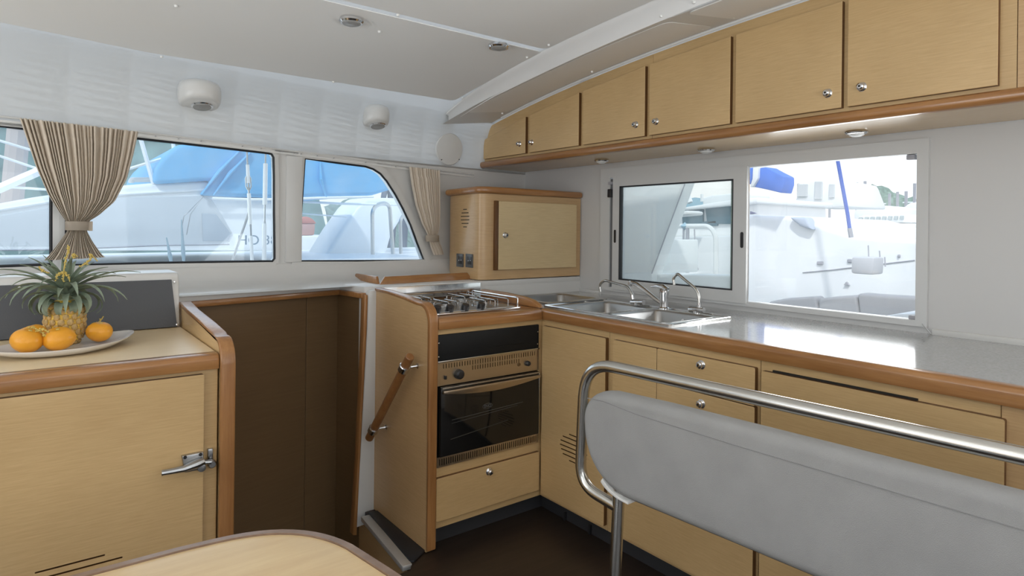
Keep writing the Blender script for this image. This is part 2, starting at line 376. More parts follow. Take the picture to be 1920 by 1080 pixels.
# white rib along the ceiling
pr = []
b = bmesh.new(); n = 40; rows = []
for i in range(n + 1):
    y = -1.2 + (3.17 + 1.2) * i / n; z = gz(y); fade = 0
    z -= 0
    k = min(1, max(0, (y - 2.0) / 1.1)); xo = 1.785 + (.03 * math.sin(min(1, max(0, (y - 1.3) / 1.2)) * math.pi / 2)) + .05 * max(0, (y - 2.5) / .6); xi = 1.725 + .10 * k * k
    end = max(0, (y - 3.02) / .15)
    dz = .054 * (1 - end * .6) * (1 - .3 * max(0, (y - 2.4) / .7))
    rows.append([b.verts.new(Vector(c)) for c in ((xi - .01, y, z + .01), (xi, y, z - .006), (xi + .02, y, z - dz * .2), (xo - .008, y, z - dz), (xo, y, z - dz * .96), (xo + .003, y, z + .01))])
for A, B in zip(rows, rows[1:]):
    for i in range(6): b.faces.new((A[i], A[(i + 1) % 6], B[(i + 1) % 6], B[i]))
b.faces.new(rows[0]); b.faces.new(rows[-1][::-1]); bmesh.ops.recalc_face_normals(b, faces=b.faces)
link('trim_1', b, mat('rib_gloss_white', (.93, .93, .92), .3), kind='structure', smooth=50)
# bead along the overhead cabinet tops
link('trim_2', tube([(2.135, y, gz(y) - .006) for y in [.1 + i * .08 for i in range(36)]], .007, 8), white_pl, kind='structure')

# port window wall with three window openings
def S(co): return Vector((co.x, co.y + WS * co.x, co.z))
def wp(u, v):
    p = atw(u, v); return (p.x, p.z)
def poly_w(lst): return [wp(*q) for q in lst]
winA = [wp(-60, 229), wp(95, 246), wp(97, 300), wp(97, 497)] + [wp(-60, 503)]
winA = fillet([Vector((*q, 0)) for q in winA + [winA[0]]], .0001)[:-1]; winA = [(q.x, q.y) for q in winA]
winB = poly_w([(122, 246), (255, 258), (380, 272), (502, 286), (510, 288), (514, 295), (515, 330), (515, 400), (516, 470), (516, 485), (511, 491), (500, 491), (300, 494), (122, 498)])
winC = poly_w([(571, 297), (630, 304), (685, 311), (700, 316), (714, 325), (726, 339), (742, 364), (757, 392), (771, 422), (783, 455), (796, 489), (700, 490), (559, 490)])
wallL = [(XL, .9), (XR + .1, .9), (XR + .1, 1.61), (XL, 1.61)]
link('wall_left', plate(wallL, [winA, winB, winC], 'y', W0, W0 + .05, shear=S), gel, kind='structure', smooth=0)
for k, wpoly in enumerate((winA, winB, winC)):
    pane = link('window_%d' % (k + 1), prism(offset_poly(wpoly, .004), 'y', W0 + .018, W0 + .024, shear=S), glass_blue, kind='structure', smooth=0)
    gasket = [S(Vector((q[0], W0 + .004, q[1]))) for q in offset_poly(wpoly, -.002)]
    link('gasket', tube(gasket, .0058, 8, closed=True), rubber, pane)
    ring = offset_poly(wpoly, .0335 if k == 2 else .018); inner = offset_poly(wpoly, .001)
    if k: link('surround', plate(ring, [inner], 'y', W0 - .007, W0 + .002, shear=S), gel, pane, smooth=0)
    if k == 1:   # little lap of the acrylic outer edge, faint dirt specks
        pass
# mullion step between the second and third window
m0, m1 = wp(536, 300), wp(566, 300)
link('trim_3', box(m0[0], m1[0], yw(m0[0]) - .012, yw(m0[0]) + .02, 1.085, 1.585, .006), gel, kind='structure')
# header rail above the windows with its screws
hp = [atw(u, v, .004) for u, v in [(-60, 211), (0, 218.5), (200, 240.5), (420, 267), (600, 290), (764, 312), (888, 327)]]
head = link('trim_4', tube(hp, .0045, 8), gel, kind='structure')
link('curtain_track', tube([p + Vector((0, -.004, -.016)) for p in hp], .005, 6), white_pl, head)
for u, v in [(292, 255.5), (377, 264.5), (335, 260), (455, 274), (490, 278.5), (526, 283.5), (552, 287), (565, 288.5), (595, 292), (626, 296.5), (686, 304.5), (742, 312.5)]:
    p = atw(u, v, .012); link('screw', lathe([(0, .003), (.0028, .002), (.0028, -.004)], p, (0, -1, 0), 8), pewter, head)
# recess wall beside the overhead cupboards
# starboard / forward / aft walls
def wallplate(name, outer, holes, ax, d0, d1, m=wall_white): return link(name, plate(outer, holes, ax, d0, d1), m, kind='structure', smooth=0)
topY = [(y, gz(y) + .03) for y in [3.12 - i * .25 for i in range(21)]]
backhole = rrect(-1.1, 2.1, .72, 1.9, .06)
wallplate('wall_front', [(-1.9, -.02), (3.15, -.02)] + topY + [(-1.9, gz(-1.9) + .03)], [backhole], 'x', XL - .05, XL)
wallplate('wall_right', [(XL - .05, -.02), (XR + .04, -.02), (XR + .04, gz(-1.9) + .03), (XL - .05, gz(-1.9) + .03)], [rrect(-1.4, 1.8, .72, 1.9, .06)], 'y', YN - .05, YN)
WY0, WY1, WZ0, WZ1 = .872, 2.40, .935, 1.545
wallplate('wall_back', [(-1.9, -.02), (3.17, -.02)] + [(y, min(gz(y) + .03, 3)) for y in [3.17 - i * .25 for i in range(21)]] + [(-1.9, gz(-1.9) + .03)], [[(WY0, WZ0), (WY1, WZ0), (WY1, WZ1), (WY0, WZ1)], [(-1.75, .05), (-.65, .05), (-.65, 1.9), (-1.75, 1.9)]], 'x', XR, XR + .05)  # second hole: unseen aft doorway, added to let a fill lamp in
# low white upstand along the aft wall
link('trim_5', box(XR - .012, XR + .001, -.55, .832, .900, .922, .003), gel, kind='structure')
link('trim_6', box(XR - .012, XR + .001, 2.44, 2.60, .900, .918, .003), gel, kind='structure')

# the white moulded ledge under the port windows
LZ = .988
front = [(XL, 2.30), (.10, 2.55), (.455, 2.635), (1.135, 2.80), (1.168, 2.60), (XR, 2.60)]
back = [(XR, yw(XR) + .01), (XL, yw(XL) + .01)]
led = link('trim_7', prism(front + back, 'z', .955, LZ, .006, 2), gel, kind='structure')
link('backsplash', box(1.168, XR, 2.600, 2.66, .0, .96, 0), gel, led, smooth=0)
# rise from ledge to window sill
def fr(p, x): return Vector((x, yw(x) - p[0], p[1]))
bm = sweep_profile([(.30, LZ - .004), (.12, LZ + .004), (.05, LZ + .02), (.012, 1.05), (.004, 1.078), (-.01, 1.08)], [XL, 0, 1.0, 1.7, XR], fr)
link('sill', bm, gel, led, smooth=50)
# opening: wood trim along its head and down the right side, white pillar
headp = [Vector((.40, 2.617, .951)), Vector((.455, 2.630, .951)), Vector((1.135, 2.795, .953)), Vector((1.160, 2.585, .947))]
b = None
for A, B in zip(headp, headp[1:]):
    d = (B - A).normalized(); nn = Vector((d.y, -d.x, 0)) * .012
    q = [A - nn, A + nn, B + nn, B - nn]
    b = prism([(v.x, v.y) for v in q], 'z', .938, .962, .004, 2, b)
t8 = link('trim_8', b, teak_x, kind='structure')
def q_y(lst, Y): return [(at(u, v, 'y', Y).x, at(u, v, 'y', Y).z) for u, v in lst]
link('post', prism(q_y([(684, 553), (690, 553), (688, 620), (676, 850), (669, 1004), (662, 1004), (672, 850), (682, 620)], 2.560), 'y', 2.560, 2.60, .003), teak_z, t8)
link('trim_9', prism(q_y([(690, 552), (694, 546), (707, 543), (709, 975), (667, 990), (676, 850), (688, 620)], 2.565), 'y', 2.565, 2.60, .004), gel, kind='structure')
# brown hull lining seen through the opening (two boards with a seam)
def liner_board(a, bb, name='board'):
    d = (Vector(bb) - Vector(a)).normalized(); nn = Vector((-d.y, d.x)) * .02
    q = [Vector(a), Vector(bb), Vector(bb) + nn, Vector(a) + nn]
    return prism([(v.x, v.y) for v in q], 'z', -1.3, .95, .0015, 1)
t10 = link('trim_10', liner_board((1.140, 2.835), (1.176, 2.60)), liner, kind='structure')
sx = (.455 + (1.135 - .455) * .77)
pa, pb = Vector((.30, 2.615)), Vector((1.145, 2.835)); pm = pa.lerp(pb, (sx - .30) / (1.145 - .30))
link('board', liner_board(pa, pm - (pb - pa).normalized() * .0012), liner, t10); link('board', liner_board(pm + (pb - pa).normalized() * .0012, pb), liner, t10)
# stair well sides, treads
st = thing('companionway_steps', (.8, 2.4, -1.3), 'oak-faced steps going down between the fridge cabinet and the stove panel', 'stairs')
rz = lambda co: co
link('side_panel', prism([(1.108, 2.04), (1.171, 2.54), (1.171, 2.9), (1.20, 2.9), (1.20, 2.04)], 'z', -1.3, -.0405), veneer_warm, st)
link('side_panel', box(.41, .439, 2.0, 2.60, -1.3, -.041), veneer_warm, st)
for i in range(3):
    link('tread', box(.445, 1.10 , 2.03 + i * .19, 2.24 + i * .19, -.32 - i * .27, -.29 - i * .27, .004), floor_m, st)
    link('riser', box(.445, 1.10, 2.03 + i * .19, 2.045 + i * .19, -.57 - i * .27, -.32 - i * .27), veneer_warm, st)
link('bottom_board', box(.40, 1.2, 2.0, 2.9, -1.32, -1.3), floor_m, st)
# aluminium nosing and black tread strip on the floor edge
ns = thing('floor_nosing', (1.15, 2.3, 0), 'aluminium nosing with black grip strip at the foot of the stove panel', 'nosing')
npts = [at(686, 967, 'z', .004), at(745, 1036, 'z', .004), at(765, 1060, 'z', .004)]
def strip(pl, w0, w1, z0, z1):
    L_, R_ = [], []
    for i, p in enumerate(pl):
        t = (pl[min(i + 1, len(pl) - 1)] - pl[max(i - 1, 0)]).normalized(); nn = Vector((-t.y, t.x, 0))
        L_.append(p + nn * w0); R_.append(p + nn * w1)
    return prism([(v.x, v.y) for v in L_ + R_[::-1]], 'z', z0, z1, .002, 2)
link('edge_bar', strip(npts, -.022, .016, -.014, .006), mat('aluminium_nosing', (.62, .62, .61), .45, .6), ns)
link('grip_strip', prism([(v.x, v.y) for v in [at(690, 963, 'z', 0), at(716, 959, 'z', 0), at(800, 1032, 'z', 0), at(776, 1056, 'z', 0), at(768, 1056, 'z', 0)]], 'z', .001, .009, .003, 2), rubber, ns)
# dark kickboards
kb = link('baseboard_back', box(1.834, 1.85, -.55, 2.165, 0, .078), kick_m, kind='structure', smooth=0)
link('baseboard_left', box(1.25, 1.834, 2.153, 2.165, 0, .078), kick_m, kind='structure', smooth=0)
for u, v in [(1061, 968), (1108, 992)]:
    p = at(u, v, 'x', 1.834); link('cable_clip', box(p.x - .012, p.x, p.y - .006, p.y + .006, max(0, p.z - .022), p.z + .02, .002), black_pl, kb)

# ============================================================ SINK WINDOW (sliding window in the aft wall)
def fx(name, y0, y1, z0, z1, x0, x1, m, parent, bv=.003): return link(name, box(x0, x1, y0, y1, z0, z1, bv), m, parent)
w4 = link('window_4', plate([(.846, .925), (2.434, .925), (2.434, 1.587), (.846, 1.587)], [[(.883, .946), (2.365, .946), (2.365, 1.536), (.883, 1.536)]], 'x', XR - .014, XR + .03), frame_al, kind='structure', smooth=0)
# sliding sash
SY0, SY1, SZ0, SZ1 = 1.54, 2.335, .938, 1.54
gy0, gy1, gz0, gz1 = 1.606, 2.288, .990, 1.487
link('sash_frame', plate([(SY0, SZ0), (SY1, SZ0), (SY1, SZ1), (SY0, SZ1)], [[(gy0, gz0), (gy1, gz0), (gy1, gz1), (gy0, gz1)]], 'x', XR - .022, XR - .002), frame_al, w4, smooth=0)
gk = [Vector((XR - .015, a, b_)) for a, b_ in ((gy0 + .002, gz0 + .002), (gy1 - .002, gz0 + .002), (gy1 - .002, gz1 - .002), (gy0 + .002, gz1 - .002))]
link('gasket', plate([(gy0, gz0), (gy1, gz0), (gy1, gz1), (gy0, gz1)], [[(gy0 + .006, gz0 + .006), (gy1 - .006, gz0 + .006), (gy1 - .006, gz1 - .006), (gy0 + .006, gz1 - .006)]], 'x', XR - .0215, XR + .004), rubber, w4, smooth=0)
link('glass_pane', box(XR - .006, XR - .001, gy0 + .002, gy1 - .002, gz0 + .002, gz1 - .002), glass_green, w4, smooth=0)
link('outer_rail', box(XR + .004, XR + .028, gy0 + .006, gy0 + .03, gz0 - .03, gz1 + .03, .003), mat('greenish_seal', (.36, .43, .39), .4), w4)
def slot(u, v, hpx, parent, xx):
    p = at(u, v, 'x', xx); link('finger_slot', prism(rrect(p.y - .007, p.y + .007, p.z - .035, p.z + .035, .0068, 4), 'x', xx - .002, xx + .002), black_pl, parent)
slot(1391, 450, 30, w4, XR - .0225); slot(1153, 443, 26, w4, XR - .0225)
link('track', box(XR - .006, XR + .002, 2.350, 2.366, .945, 1.53), mat('grey_track', (.16, .165, .17), .5), w4)
link('latch_block', box(XR - .03, XR - .006, 2.342, 2.368, 1.43, 1.475, .003), black_pl, w4)
link('latch_arm', box(XR - .02, XR - .006, 2.345, 2.372, 1.50, 1.515, .002), ltgrey, w4)
for (u, v) in ((1709, 294), (1713, 596)):
    p = at(u, v, 'x', XR); link('stop_clip', box(XR - .004, XR + .02, p.y - .012, p.y + .016, p.z - .010, p.z + .008, .003), ltgrey, w4)
link('glass_pane', box(XR + .012, XR + .016, .883, 1.56, .946, 1.536), glass('clear_pane', (.97, .98, .98), (.9, .9, .9), .02), w4, smooth=0)
link('edge_rod', tube([(XR - .004, 1.541, .94), (XR - .004, 1.541, 1.54)], .0035, 6), chrome, w4)
# crack in the corner paint
link('paint_crack', tube([at(u, v, 'x', XR - .0145) for u, v in ((1729, 607), (1736, 615), (1740, 620), (1744, 625))], .0016, 5), pewter, w4)

# ============================================================ AFT BASE CABINETS (under sinks and worktop)
XC = 1.785; DT = .018; XD = XC - DT; ZB, ZT = .080, .858
def ycol(u, v=760): return at(u, v, 'x', XD).y
def zrow(u, v, X=None): return at(u, v, 'x', X or XD).z
def slots_x(cy, cz, lens, pitch, th=.0042):
    hs = []
    for i, (dy, l) in enumerate(lens):
        z = cz + ((len(lens) - 1) / 2 - i) * pitch; hs.append(rrect(cy + dy - l / 2, cy + dy + l / 2, z - th / 2, z + th / 2, th / 2 * .9, 2))
    return hs
def carcass(y0, y1, parent, z0=ZB, z1=ZT, x1=2.40):
    b = box(XC, XC + .02, y0, y1, z0, z1, .0008, 1)
    for q in ((XC + .02, x1, y0, y0 + .015, z0, .72), (XC + .02, x1, y1 - .015, y1, z0, .72), (XC + .02, x1, y0 + .015, y1 - .015, z0, z0 + .018)): b = box(*q, 0, 1, b)
    link('carcass', b, veneer, parent, smooth=0)
DTOP, DBOT = .832, .100
# corner unit
c1 = thing('base_cabinet', (2.05, 1.9, 0), 'tall-doored oak corner base cabinet next to the oven, with a round group of vent slots', 'cabinet')
carcass(1.697, 2.62, c1)
da0, da1 = 1.700, 2.080
vp_ = at(1075, 843, 'x', XD)
hs = []
for (u0, v0, u1, v1) in ((1067, 814, 1084, 821), (1055, 817, 1096, 834), (1051, 824, 1100, 845), (1050, 833, 1101, 853), (1052, 841, 1100, 861), (1055, 850, 1096, 868), (1067, 863, 1084, 871)):
    A_, B_ = at(u0, v0, 'x', XD), at(u1, v1, 'x', XD); z = (A_.z + B_.z) / 2; hs.append(rrect(B_.y, A_.y, z - .0024, z + .0024, .002, 2))
d = slab_door('x', da0, da1, DBOT, DTOP, XC, DT, c1, hs)
link('vent_backing', box(XC - .0025, XC - .0005, vp_.y - .13, vp_.y + .15, vp_.z - .08, vp_.z + .08), dark_hole, d, smooth=0)  # dark plate stands in for the shaded hollow behind the slots
# drawer unit
y_a, y_b, y_c = ycol(1147, 680), ycol(1231, 690), ycol(1415, 720)
c2 = thing('base_cabinet', (2.05, 1.38, 0), 'oak base cabinet under the double sink with two knobbed drawers and a slotted door', 'cabinet')
carcass(1.060, 1.695, c2)
z1_, z2_, z3_ = DTOP, .700, .697
zs = at(1415, 762, 'x', XD).z
slab_door('x', y_b + .001, y_a - .004, zs, DTOP, XC, DT, c2, name='fixed_panel')
slab_door('x', y_b + .001, y_a - .004, .52, zs - .003, XC, DT, c2, name='fixed_panel')
dr1 = slab_door('x', y_c, y_b - .001, zs, DTOP, XC, DT, c2, name='drawer')
dr2 = slab_door('x', y_c, y_b - .001, .52, zs - .003, XC, DT, c2, name='drawer')
p = at(1315, 684, 'x', XD); knob(p, 'x', dr1); p = at(1315, 757, 'x', XD); knob(p, 'x', dr2)
va_, vb_ = at(1232, 939, 'x', XD), at(1296, 968, 'x', XD); vv = (va_ + vb_) / 2; hs = []
for i, e in enumerate((0, .05, .06, .06, .05, 0)):
    z = vv.z + i * .0215; hs.append(rrect(vb_.y - e, va_.y + e * .5, z - .0024, z + .0024, .002, 2))
d = slab_door('x', y_c, y_a - .004, DBOT, .517, XC, DT, c2, hs)
link('vent_backing', box(XC - .0025, XC - .0005, vv.y - .17, vv.y + .16, vv.z - .02, vv.z + .13), dark_hole, d, smooth=0)
# long door unit
yd0, yd1 = ycol(1884, 800), ycol(1427, 720)
c3 = thing('base_cabinet', (2.05, .75, 0), 'wide-doored oak base cabinet behind the steel seat rail, under the bare worktop', 'cabinet')
carcass(yd0 + .012, 1.058, c3)
vv = at(1548, 1068, 'x', XD); hs = []
for i in range(4):
    z = vv.z + i * .0215; hs.append(rrect(vv.y - .14 - .02 * i, vv.y + .02 + .02 * i, z - .0024, z + .0024, .002, 2))
d = slab_door('x', yd0, yd1, DBOT, at(1427, 695, 'x', XD).z, XC, DT, c3, hs)
link('vent_backing', box(XC - .0025, XC - .0005, vv.y - .23, vv.y + .10, vv.z - .02, vv.z + .09), dark_hole, d, smooth=0)
link('dark_gap', box(XC - .006, XC - .0008, yd1 - .42, yd1 - .03, DTOP - .006 + .0015, DTOP + .0015), dark_hole, c3, smooth=0)
c4 = thing('base_cabinet', (2.05, -.3, 0), 'plain warm-toned oak end cabinet at the right edge of the picture', 'cabinet')
link('carcass', box(XC - .004, 2.40, -.55, yd0 + .010, ZB, ZT, .001, 1), veneer_warm, c4, smooth=0)
# worktop (grey laminate) with solid wood edge, aft run
wt = thing('worktop', (2.1, 1.0, .86), 'grey speckled laminate worktop with a rounded wooden edge running below the sliding window', 'worktop')
sinks_cut = [rrect(1.875, 2.185, 1.495, 1.795, .03), rrect(1.875, 2.215, 1.825, 2.125, .03), rrect(1.93, 2.28, 2.235, 2.535, .04)]
link('laminate', plate([(1.80, -.55), (XR, -.55), (XR, 2.60), (1.80, 2.60)], sinks_cut, 'z', .874, .902), counter_m, wt, smooth=0)
link('wood_edge', prism([(1.766, .8585), (1.766, .893), (1.772, .902), (1.782, .9055), (1.808, .9055), (1.808, .8585)], 'y', -.55, 2.098, .003, 2), teak_y, wt)
link('underlay', box(1.80, 2.40, -.55, 1.45, .8585, .873), veneer, wt, smooth=0)

# ============================================================ STOVE BLOCK
YC = 2.104; PXL, PXR = 1.205, 1.243
sp_ = thing('divider_panel', (1.22, 2.35, 0), 'upright oak panel left of the oven with a rounded solid wood edge', 'panel')
ptop = .968
def arc(cx, cy, r, a0, a1, n=8): return [(cx + r * math.cos(math.radians(a0 + (a1 - a0) * i / n)), cy + r * math.sin(math.radians(a0 + (a1 - a0) * i / n))) for i in range(n + 1)]
outer_e = [(2.575, .985), (2.45, .982), (2.30, .972), (2.20, .962)] + arc(2.155, .887, .075, 80, 180, 8) + [(2.08, .012)]
inner_e = [(2.096, .012)] + arc(2.165, .885, .069 - .008, 180, 85, 8) + [(2.20, .946), (2.30, .957), (2.45, .967), (2.575, .970)]
body = [(2.575, .003), (2.575, .972), (2.45, .969), (2.30, .959), (2.20, .949)] + [(a, b_) for a, b_ in arc(2.165, .885, .063, 85, 180, 8)] + [(2.10, .003)]
link('panel_board', prism(body, 'x', PXL + .004, PXR - .004), veneer_warm, sp_, smooth=0)
link('solid_edge', prism([(a, b_) for a, b_ in outer_e + inner_e], 'x', PXL, PXR, .006, 3), teak_z, sp_)
# handrail on it
hr = thing('handrail', (1.16, 2.3, .33), 'sloping round wooden handrail with two chrome ring brackets on the stove panel', 'handrail')
hA, hB = Vector((1.155, 2.135, .757)), Vector((1.155, 2.508, .338))
hA, hB = at(769, 668, 'x', 1.155), at(692, 822, 'x', 1.155)
dv = (hB - hA).normalized()
link('rod', tube([hA, hA + dv * .003, hB - dv * .003, hB], .0135, 16, radii=[.015, .0175, .0175, .015]), dowel, hr)
for t in (.13, .88):
    c = hA.lerp(hB, t); b = tube([c - dv * .016, c - dv * .013, c + dv * .013, c + dv * .016], .0185, 16, radii=[.020, .0225, .0225, .020])
    k = link('bracket', b, chrome, hr)
    wallp = Vector((PXL + .004, c.y - .012, c.z + .004))
    b = tube([c + (wallp - c).normalized() * .01, wallp], .0055, 10); b = lathe([(.011, 0), (.011, .004), (.006, .006)], wallp, (-1, 0, 0), 14, b); link('stem', b, chrome, k)
# oven housing cabinet
oc = thing('stove_cabinet', (1.51, 2.35, 0), 'oak cabinet housing the oven with one shallow drawer below it', 'cabinet')
OX0, OX1 = PXR + .001, XC - .001
def ox(u, v=700): return at(u, v, 'y', YC).x
def oz(u, v): return at(u, v, 'y', YC).z
link('carcass', plate([(OX0, ZB), (OX1, ZB), (OX1, ZT), (OX0, ZT)], [[(OX0 + .006, .322), (OX1 - .022, .322), (OX1 - .022, .835), (OX0 + .006, .835)]], 'y', YC, YC + .02), veneer, oc, smooth=0)
link('inner_box', box(OX0 + .003, OX1 - .01, YC + .47, YC + .48, ZB, .86), dark_hole, oc, smooth=0)
dz0, dz1 = oz(812, 978), oz(812, 897)
dd = slab_door('y', OX0 + .002, OX1 - .018, dz0, dz1, YC, .016, oc, name='drawer'); p = at(917, 884, 'y', YC - .016); knob(p, 'y', dd)
# oven
ov = thing('oven', (1.50, 2.3, .32), 'built-in marine oven with steel control strip, black top flap and dark glass door', 'oven')
a0, a1 = OX0 + .004, OX1 - .024; YO = YC - .006
link('body', box(a0 + .004, a1 - .004, YO + .012, YC + .45, .323, .834), oven_black, ov, smooth=0)
fl_ = link('top_flap', box(a0, a1, YO - .004, YO + .012, .735, .836, .003), oven_black, ov)
link('fold', box(a0 + .01, a1 - .02, YO - .0055, YO - .003, .762, .764, .0006), oven_black, fl_)
link('lower_lip', box(a0, a1, YO - .008, YO + .01, .728, .7345, .001), satin, ov)
for x in (a0 + .004, a1 - .008):
    for z in (.752, .805): link('screw', lathe([(0, .003), (.003, .002), (.003, 0)], (x, YO - .004, z), (0, -1, 0), 8), chrome, fl_)
# control strip with ventilation slots cut through
hs = []
N = 38; xsn = [a0 + .028 + (a1 - a0 - .05) * i / (N - 1) for i in range(N)]
for i, x in enumerate(xsn): hs.append([(x - .0017, .703), (x + .0017, .703), (x + .0017, .721), (x - .0017, .721)])
for i in range(11, 31): x = xsn[i]; hs.append([(x - .0017, .681), (x + .0017, .681), (x + .0017, .698), (x - .0017, .698)])
cs = link('control_strip', plate([(a0, .637), (a1, .637), (a1, .7275), (a0, .7275)], hs, 'y', YO - .002, YO), oven_steel, ov, smooth=0)
link('strip_backing', box(a0 + .01, a1 - .01, YO + .006, YO + .008, .64, .726), dark_hole, ov, smooth=0)
p = at(859, 701, 'y', YO); link('dial', lathe([(0, .022), (.012, .021), (.0185, .016), (.020, .004), (.020, 0)], (p.x, YO - .002, p.z), (0, -1, 0), 24), black_pl, cs)
p = at(988, 681, 'y', YO); link('dial', lathe([(0, .016), (.008, .015), (.011, .012), (.012, 0)], (p.x, YO - .002, p.z), (0, -1, 0), 8), black_pl, cs)
p = at(972, 683, 'y', YO); link('igniter', lathe([(0, .005), (.007, .0045), (.0085, 0)], (p.x, YO - .002, p.z), (0, -1, 0), 16), mat('brown_button', (.14, .08, .03), .4), cs)
p = at(834, 707, 'y', YO); link('switch', box(p.x - .004, p.x + .004, YO - .010, YO - .002, p.z - .008, p.z + .006, .001), black_pl, cs)
# door
g0, g1 = a0 + .010, a1 - .006
od = link('oven_door', box(g0, g1, YO - .016, YO + .004, .362, .634, .003), oven_glass, ov)
hx = [g0 + .004 + (g1 - g0 - .008) * i / 16 for i in range(17)]
hpoly = [(x, .622) for x in hx] + [(x, .604 - .020 * math.sin(math.pi * i / 16) + .006) for i, x in reversed(list(enumerate(hx)))]
link('handle', prism(hpoly, 'y', YO - .032, YO - .018, .003, 2), oven_steel, od)
link('side_trim', box(g1 - .001, g1 + .003, YO - .017, YO - .004, .364, .625, .0008), satin, od)
link('top_rod', tube([(g0 + .004, YO - .02, .630), (g1 - .004, YO - .02, .630)], .003, 8), satin, od)
# rack seen faintly on the glass and the maker's oval
lg = at(914, 761, 'y', YO - .016); lm = mat('etched_logo', (.11, .11, .105), .5)
link('logo_ring', tube([(lg.x + .024 * math.cos(t), YO - .0165, lg.z + .0105 * math.sin(t)) for t in [2 * math.pi * i / 32 for i in range(32)]], .0007, 5, closed=True), lm, od)
txt('logo_letters', 'ENO', .017, (lg.x, YO - .0165, lg.z), (1, 0, 0), (0, 0, 1), lm, od)
link('shelf_rail', tube([(g0 + .05, YO - .0165, .50), (g1 - .09, YO - .0165, .515)], .0008, 5), lm, od)
link('shelf_rail', tube([(g0 + .05, YO - .0165, .487), (g1 - .12, YO - .0165, .506)], .0006, 5), lm, od)
link('shelf_rail', tube([(g0 + .045, YO - .0165, .425), (g1 - .17, YO - .0165, .452)], .0016, 5), mat('etched_shelf', (.045, .04, .03), .5), od)
hs = [[(x - .0022, .326), (x + .0022, .326), (x + .0022, .352), (x - .0022, .352)] for x in [a0 + .014 + (a1 - a0 - .026) * i / 47 for i in range(48)]]
link('bottom_grille', plate([(a0, .320), (a1, .320), (a1, .359), (a0, .359)], hs, 'y', YO - .004, YO - .001), oven_steel, ov, smooth=0)
link('grille_backing', box(a0 + .006, a1 - .006, YO + .004, YO + .006, .322, .36), dark_hole, ov, smooth=0)
# wooden hob surround
hb = thing('hob_surround', (1.52, 2.35, .858), 'varnished wooden top around the hob with a thick rounded front edge', 'worktop')
link('front_edge', prism([(2.078, .8585), (2.078, .890), (2.084, .901), (2.096, .9055), (2.13, .9055), (2.13, .8585)], 'x', PXR + .001, 1.764, .003, 2), teak_x, hb)
link('board', box(PXR + .001, 1.799, 2.131, 2.598, .862, .9045, .001), teak_x, hb)
fid = [(2.56, .9055), (2.56, .952), (2.36, .951), (2.22, .944)] + [(2.16, .935), (2.12, .920), (2.105, .9055)]
link('fiddle', prism(fid, 'x', 1.768, 1.796, .004, 2), teak_y, hb)
tag(link('splash_plate', box(PXR + .015, 1.792, 2.592, 2.599, .905, .982, .003), splash), 'polished steel splash plate on the ledge behind the hob', 'splash plate')
# hob
ho = thing('gas_hob', (1.48, 2.36, .905), 'stainless gas hob with wire pan grates and black knobs', 'hob')
hx0, hx1, hy0, hy1 = 1.258, 1.70, 2.135, 2.56
def tray_mesh():
    b = prism(rrect(hx0, hx1, hy0, hy1, .02, 4), 'z', .9055, .914, .003, 2); return b
link('hob_tray', tray_mesh(), chrome, ho)
link('hob_well', prism(rrect(hx0 + .02, hx1 - .02, hy0 + .02, hy1 - .02, .015, 4), 'z', .9142, .9155), steel, ho)
for i, x in enumerate((1.285, 1.345, 1.42, 1.50)):
    kn = link('burner_knob', lathe([(0, .026), (.015, .025), (.0165, .02), (.0165, .004), (.019, 0)], (x, hy0 + .035, .915), (0, -.35, 1), 16), black_pl, ho)
for (x, y, r_) in ((1.40, 2.30, .034), (1.57, 2.26, .026), (1.37, 2.46, .026), (1.58, 2.44, .040)):
    bn = link('burner', lathe([(r_ + .022, 0), (r_ + .018, .004), (r_, .006), (r_, .016), (r_ * .9, .018)], (x, y, .9155), (0, 0, 1), 24), steel, ho)
    link('burner_cap', lathe([(r_ * .85, 0), (r_ * .85, .006), (0, .008)], (x, y, .934), (0, 0, 1), 20), burner_m, bn)
GZ = .958
def wire(pts, r_=.0028): return tube(fillet([Vector(q) for q in pts], .008, 4), r_, 8)
# grates: bent wire loops front to back, and side to side
for (x, ya, yb, z) in ((1.375, 2.225, 2.36, .944), (1.425, 2.235, 2.35, .942), (1.545, 2.20, 2.33, .944), (1.60, 2.205, 2.335, .942), (1.345, 2.40, 2.53, .944), (1.395, 2.405, 2.52, .942), (1.55, 2.37, 2.53, .944), (1.615, 2.375, 2.525, .942), (1.66, 2.19, 2.53, .946)):
    link('grate_wire', wire([(x, ya, .914), (x, ya, z), (x + .006, yb, z), (x + .006, yb, .914)]), grate_m, ho)
for (y, xa, xb) in ((2.27, 1.33, 1.46), (2.31, 1.335, 1.465), (2.24, 1.51, 1.64), (2.29, 1.505, 1.635), (2.44, 1.31, 1.43), (2.48, 1.315, 1.425), (2.42, 1.51, 1.65), (2.47, 1.515, 1.645)):
    link('grate_wire', wire([(xa, y, .914), (xa, y, .940), (xb, y, .940), (xb, y, .914)]), grate_m, ho)
# sea rails at the right side of the hob
link('pan_rail', wire([(1.69, 2.16, .914), (1.69, 2.16, .952), (1.692, 2.52, .952), (1.692, 2.52, .914)], .0035), chrome, ho)
link('pan_rail', wire([(1.27, 2.55, .914), (1.27, 2.55, .948), (1.69, 2.55, .948), (1.69, 2.55, .914)], .003), chrome, ho)

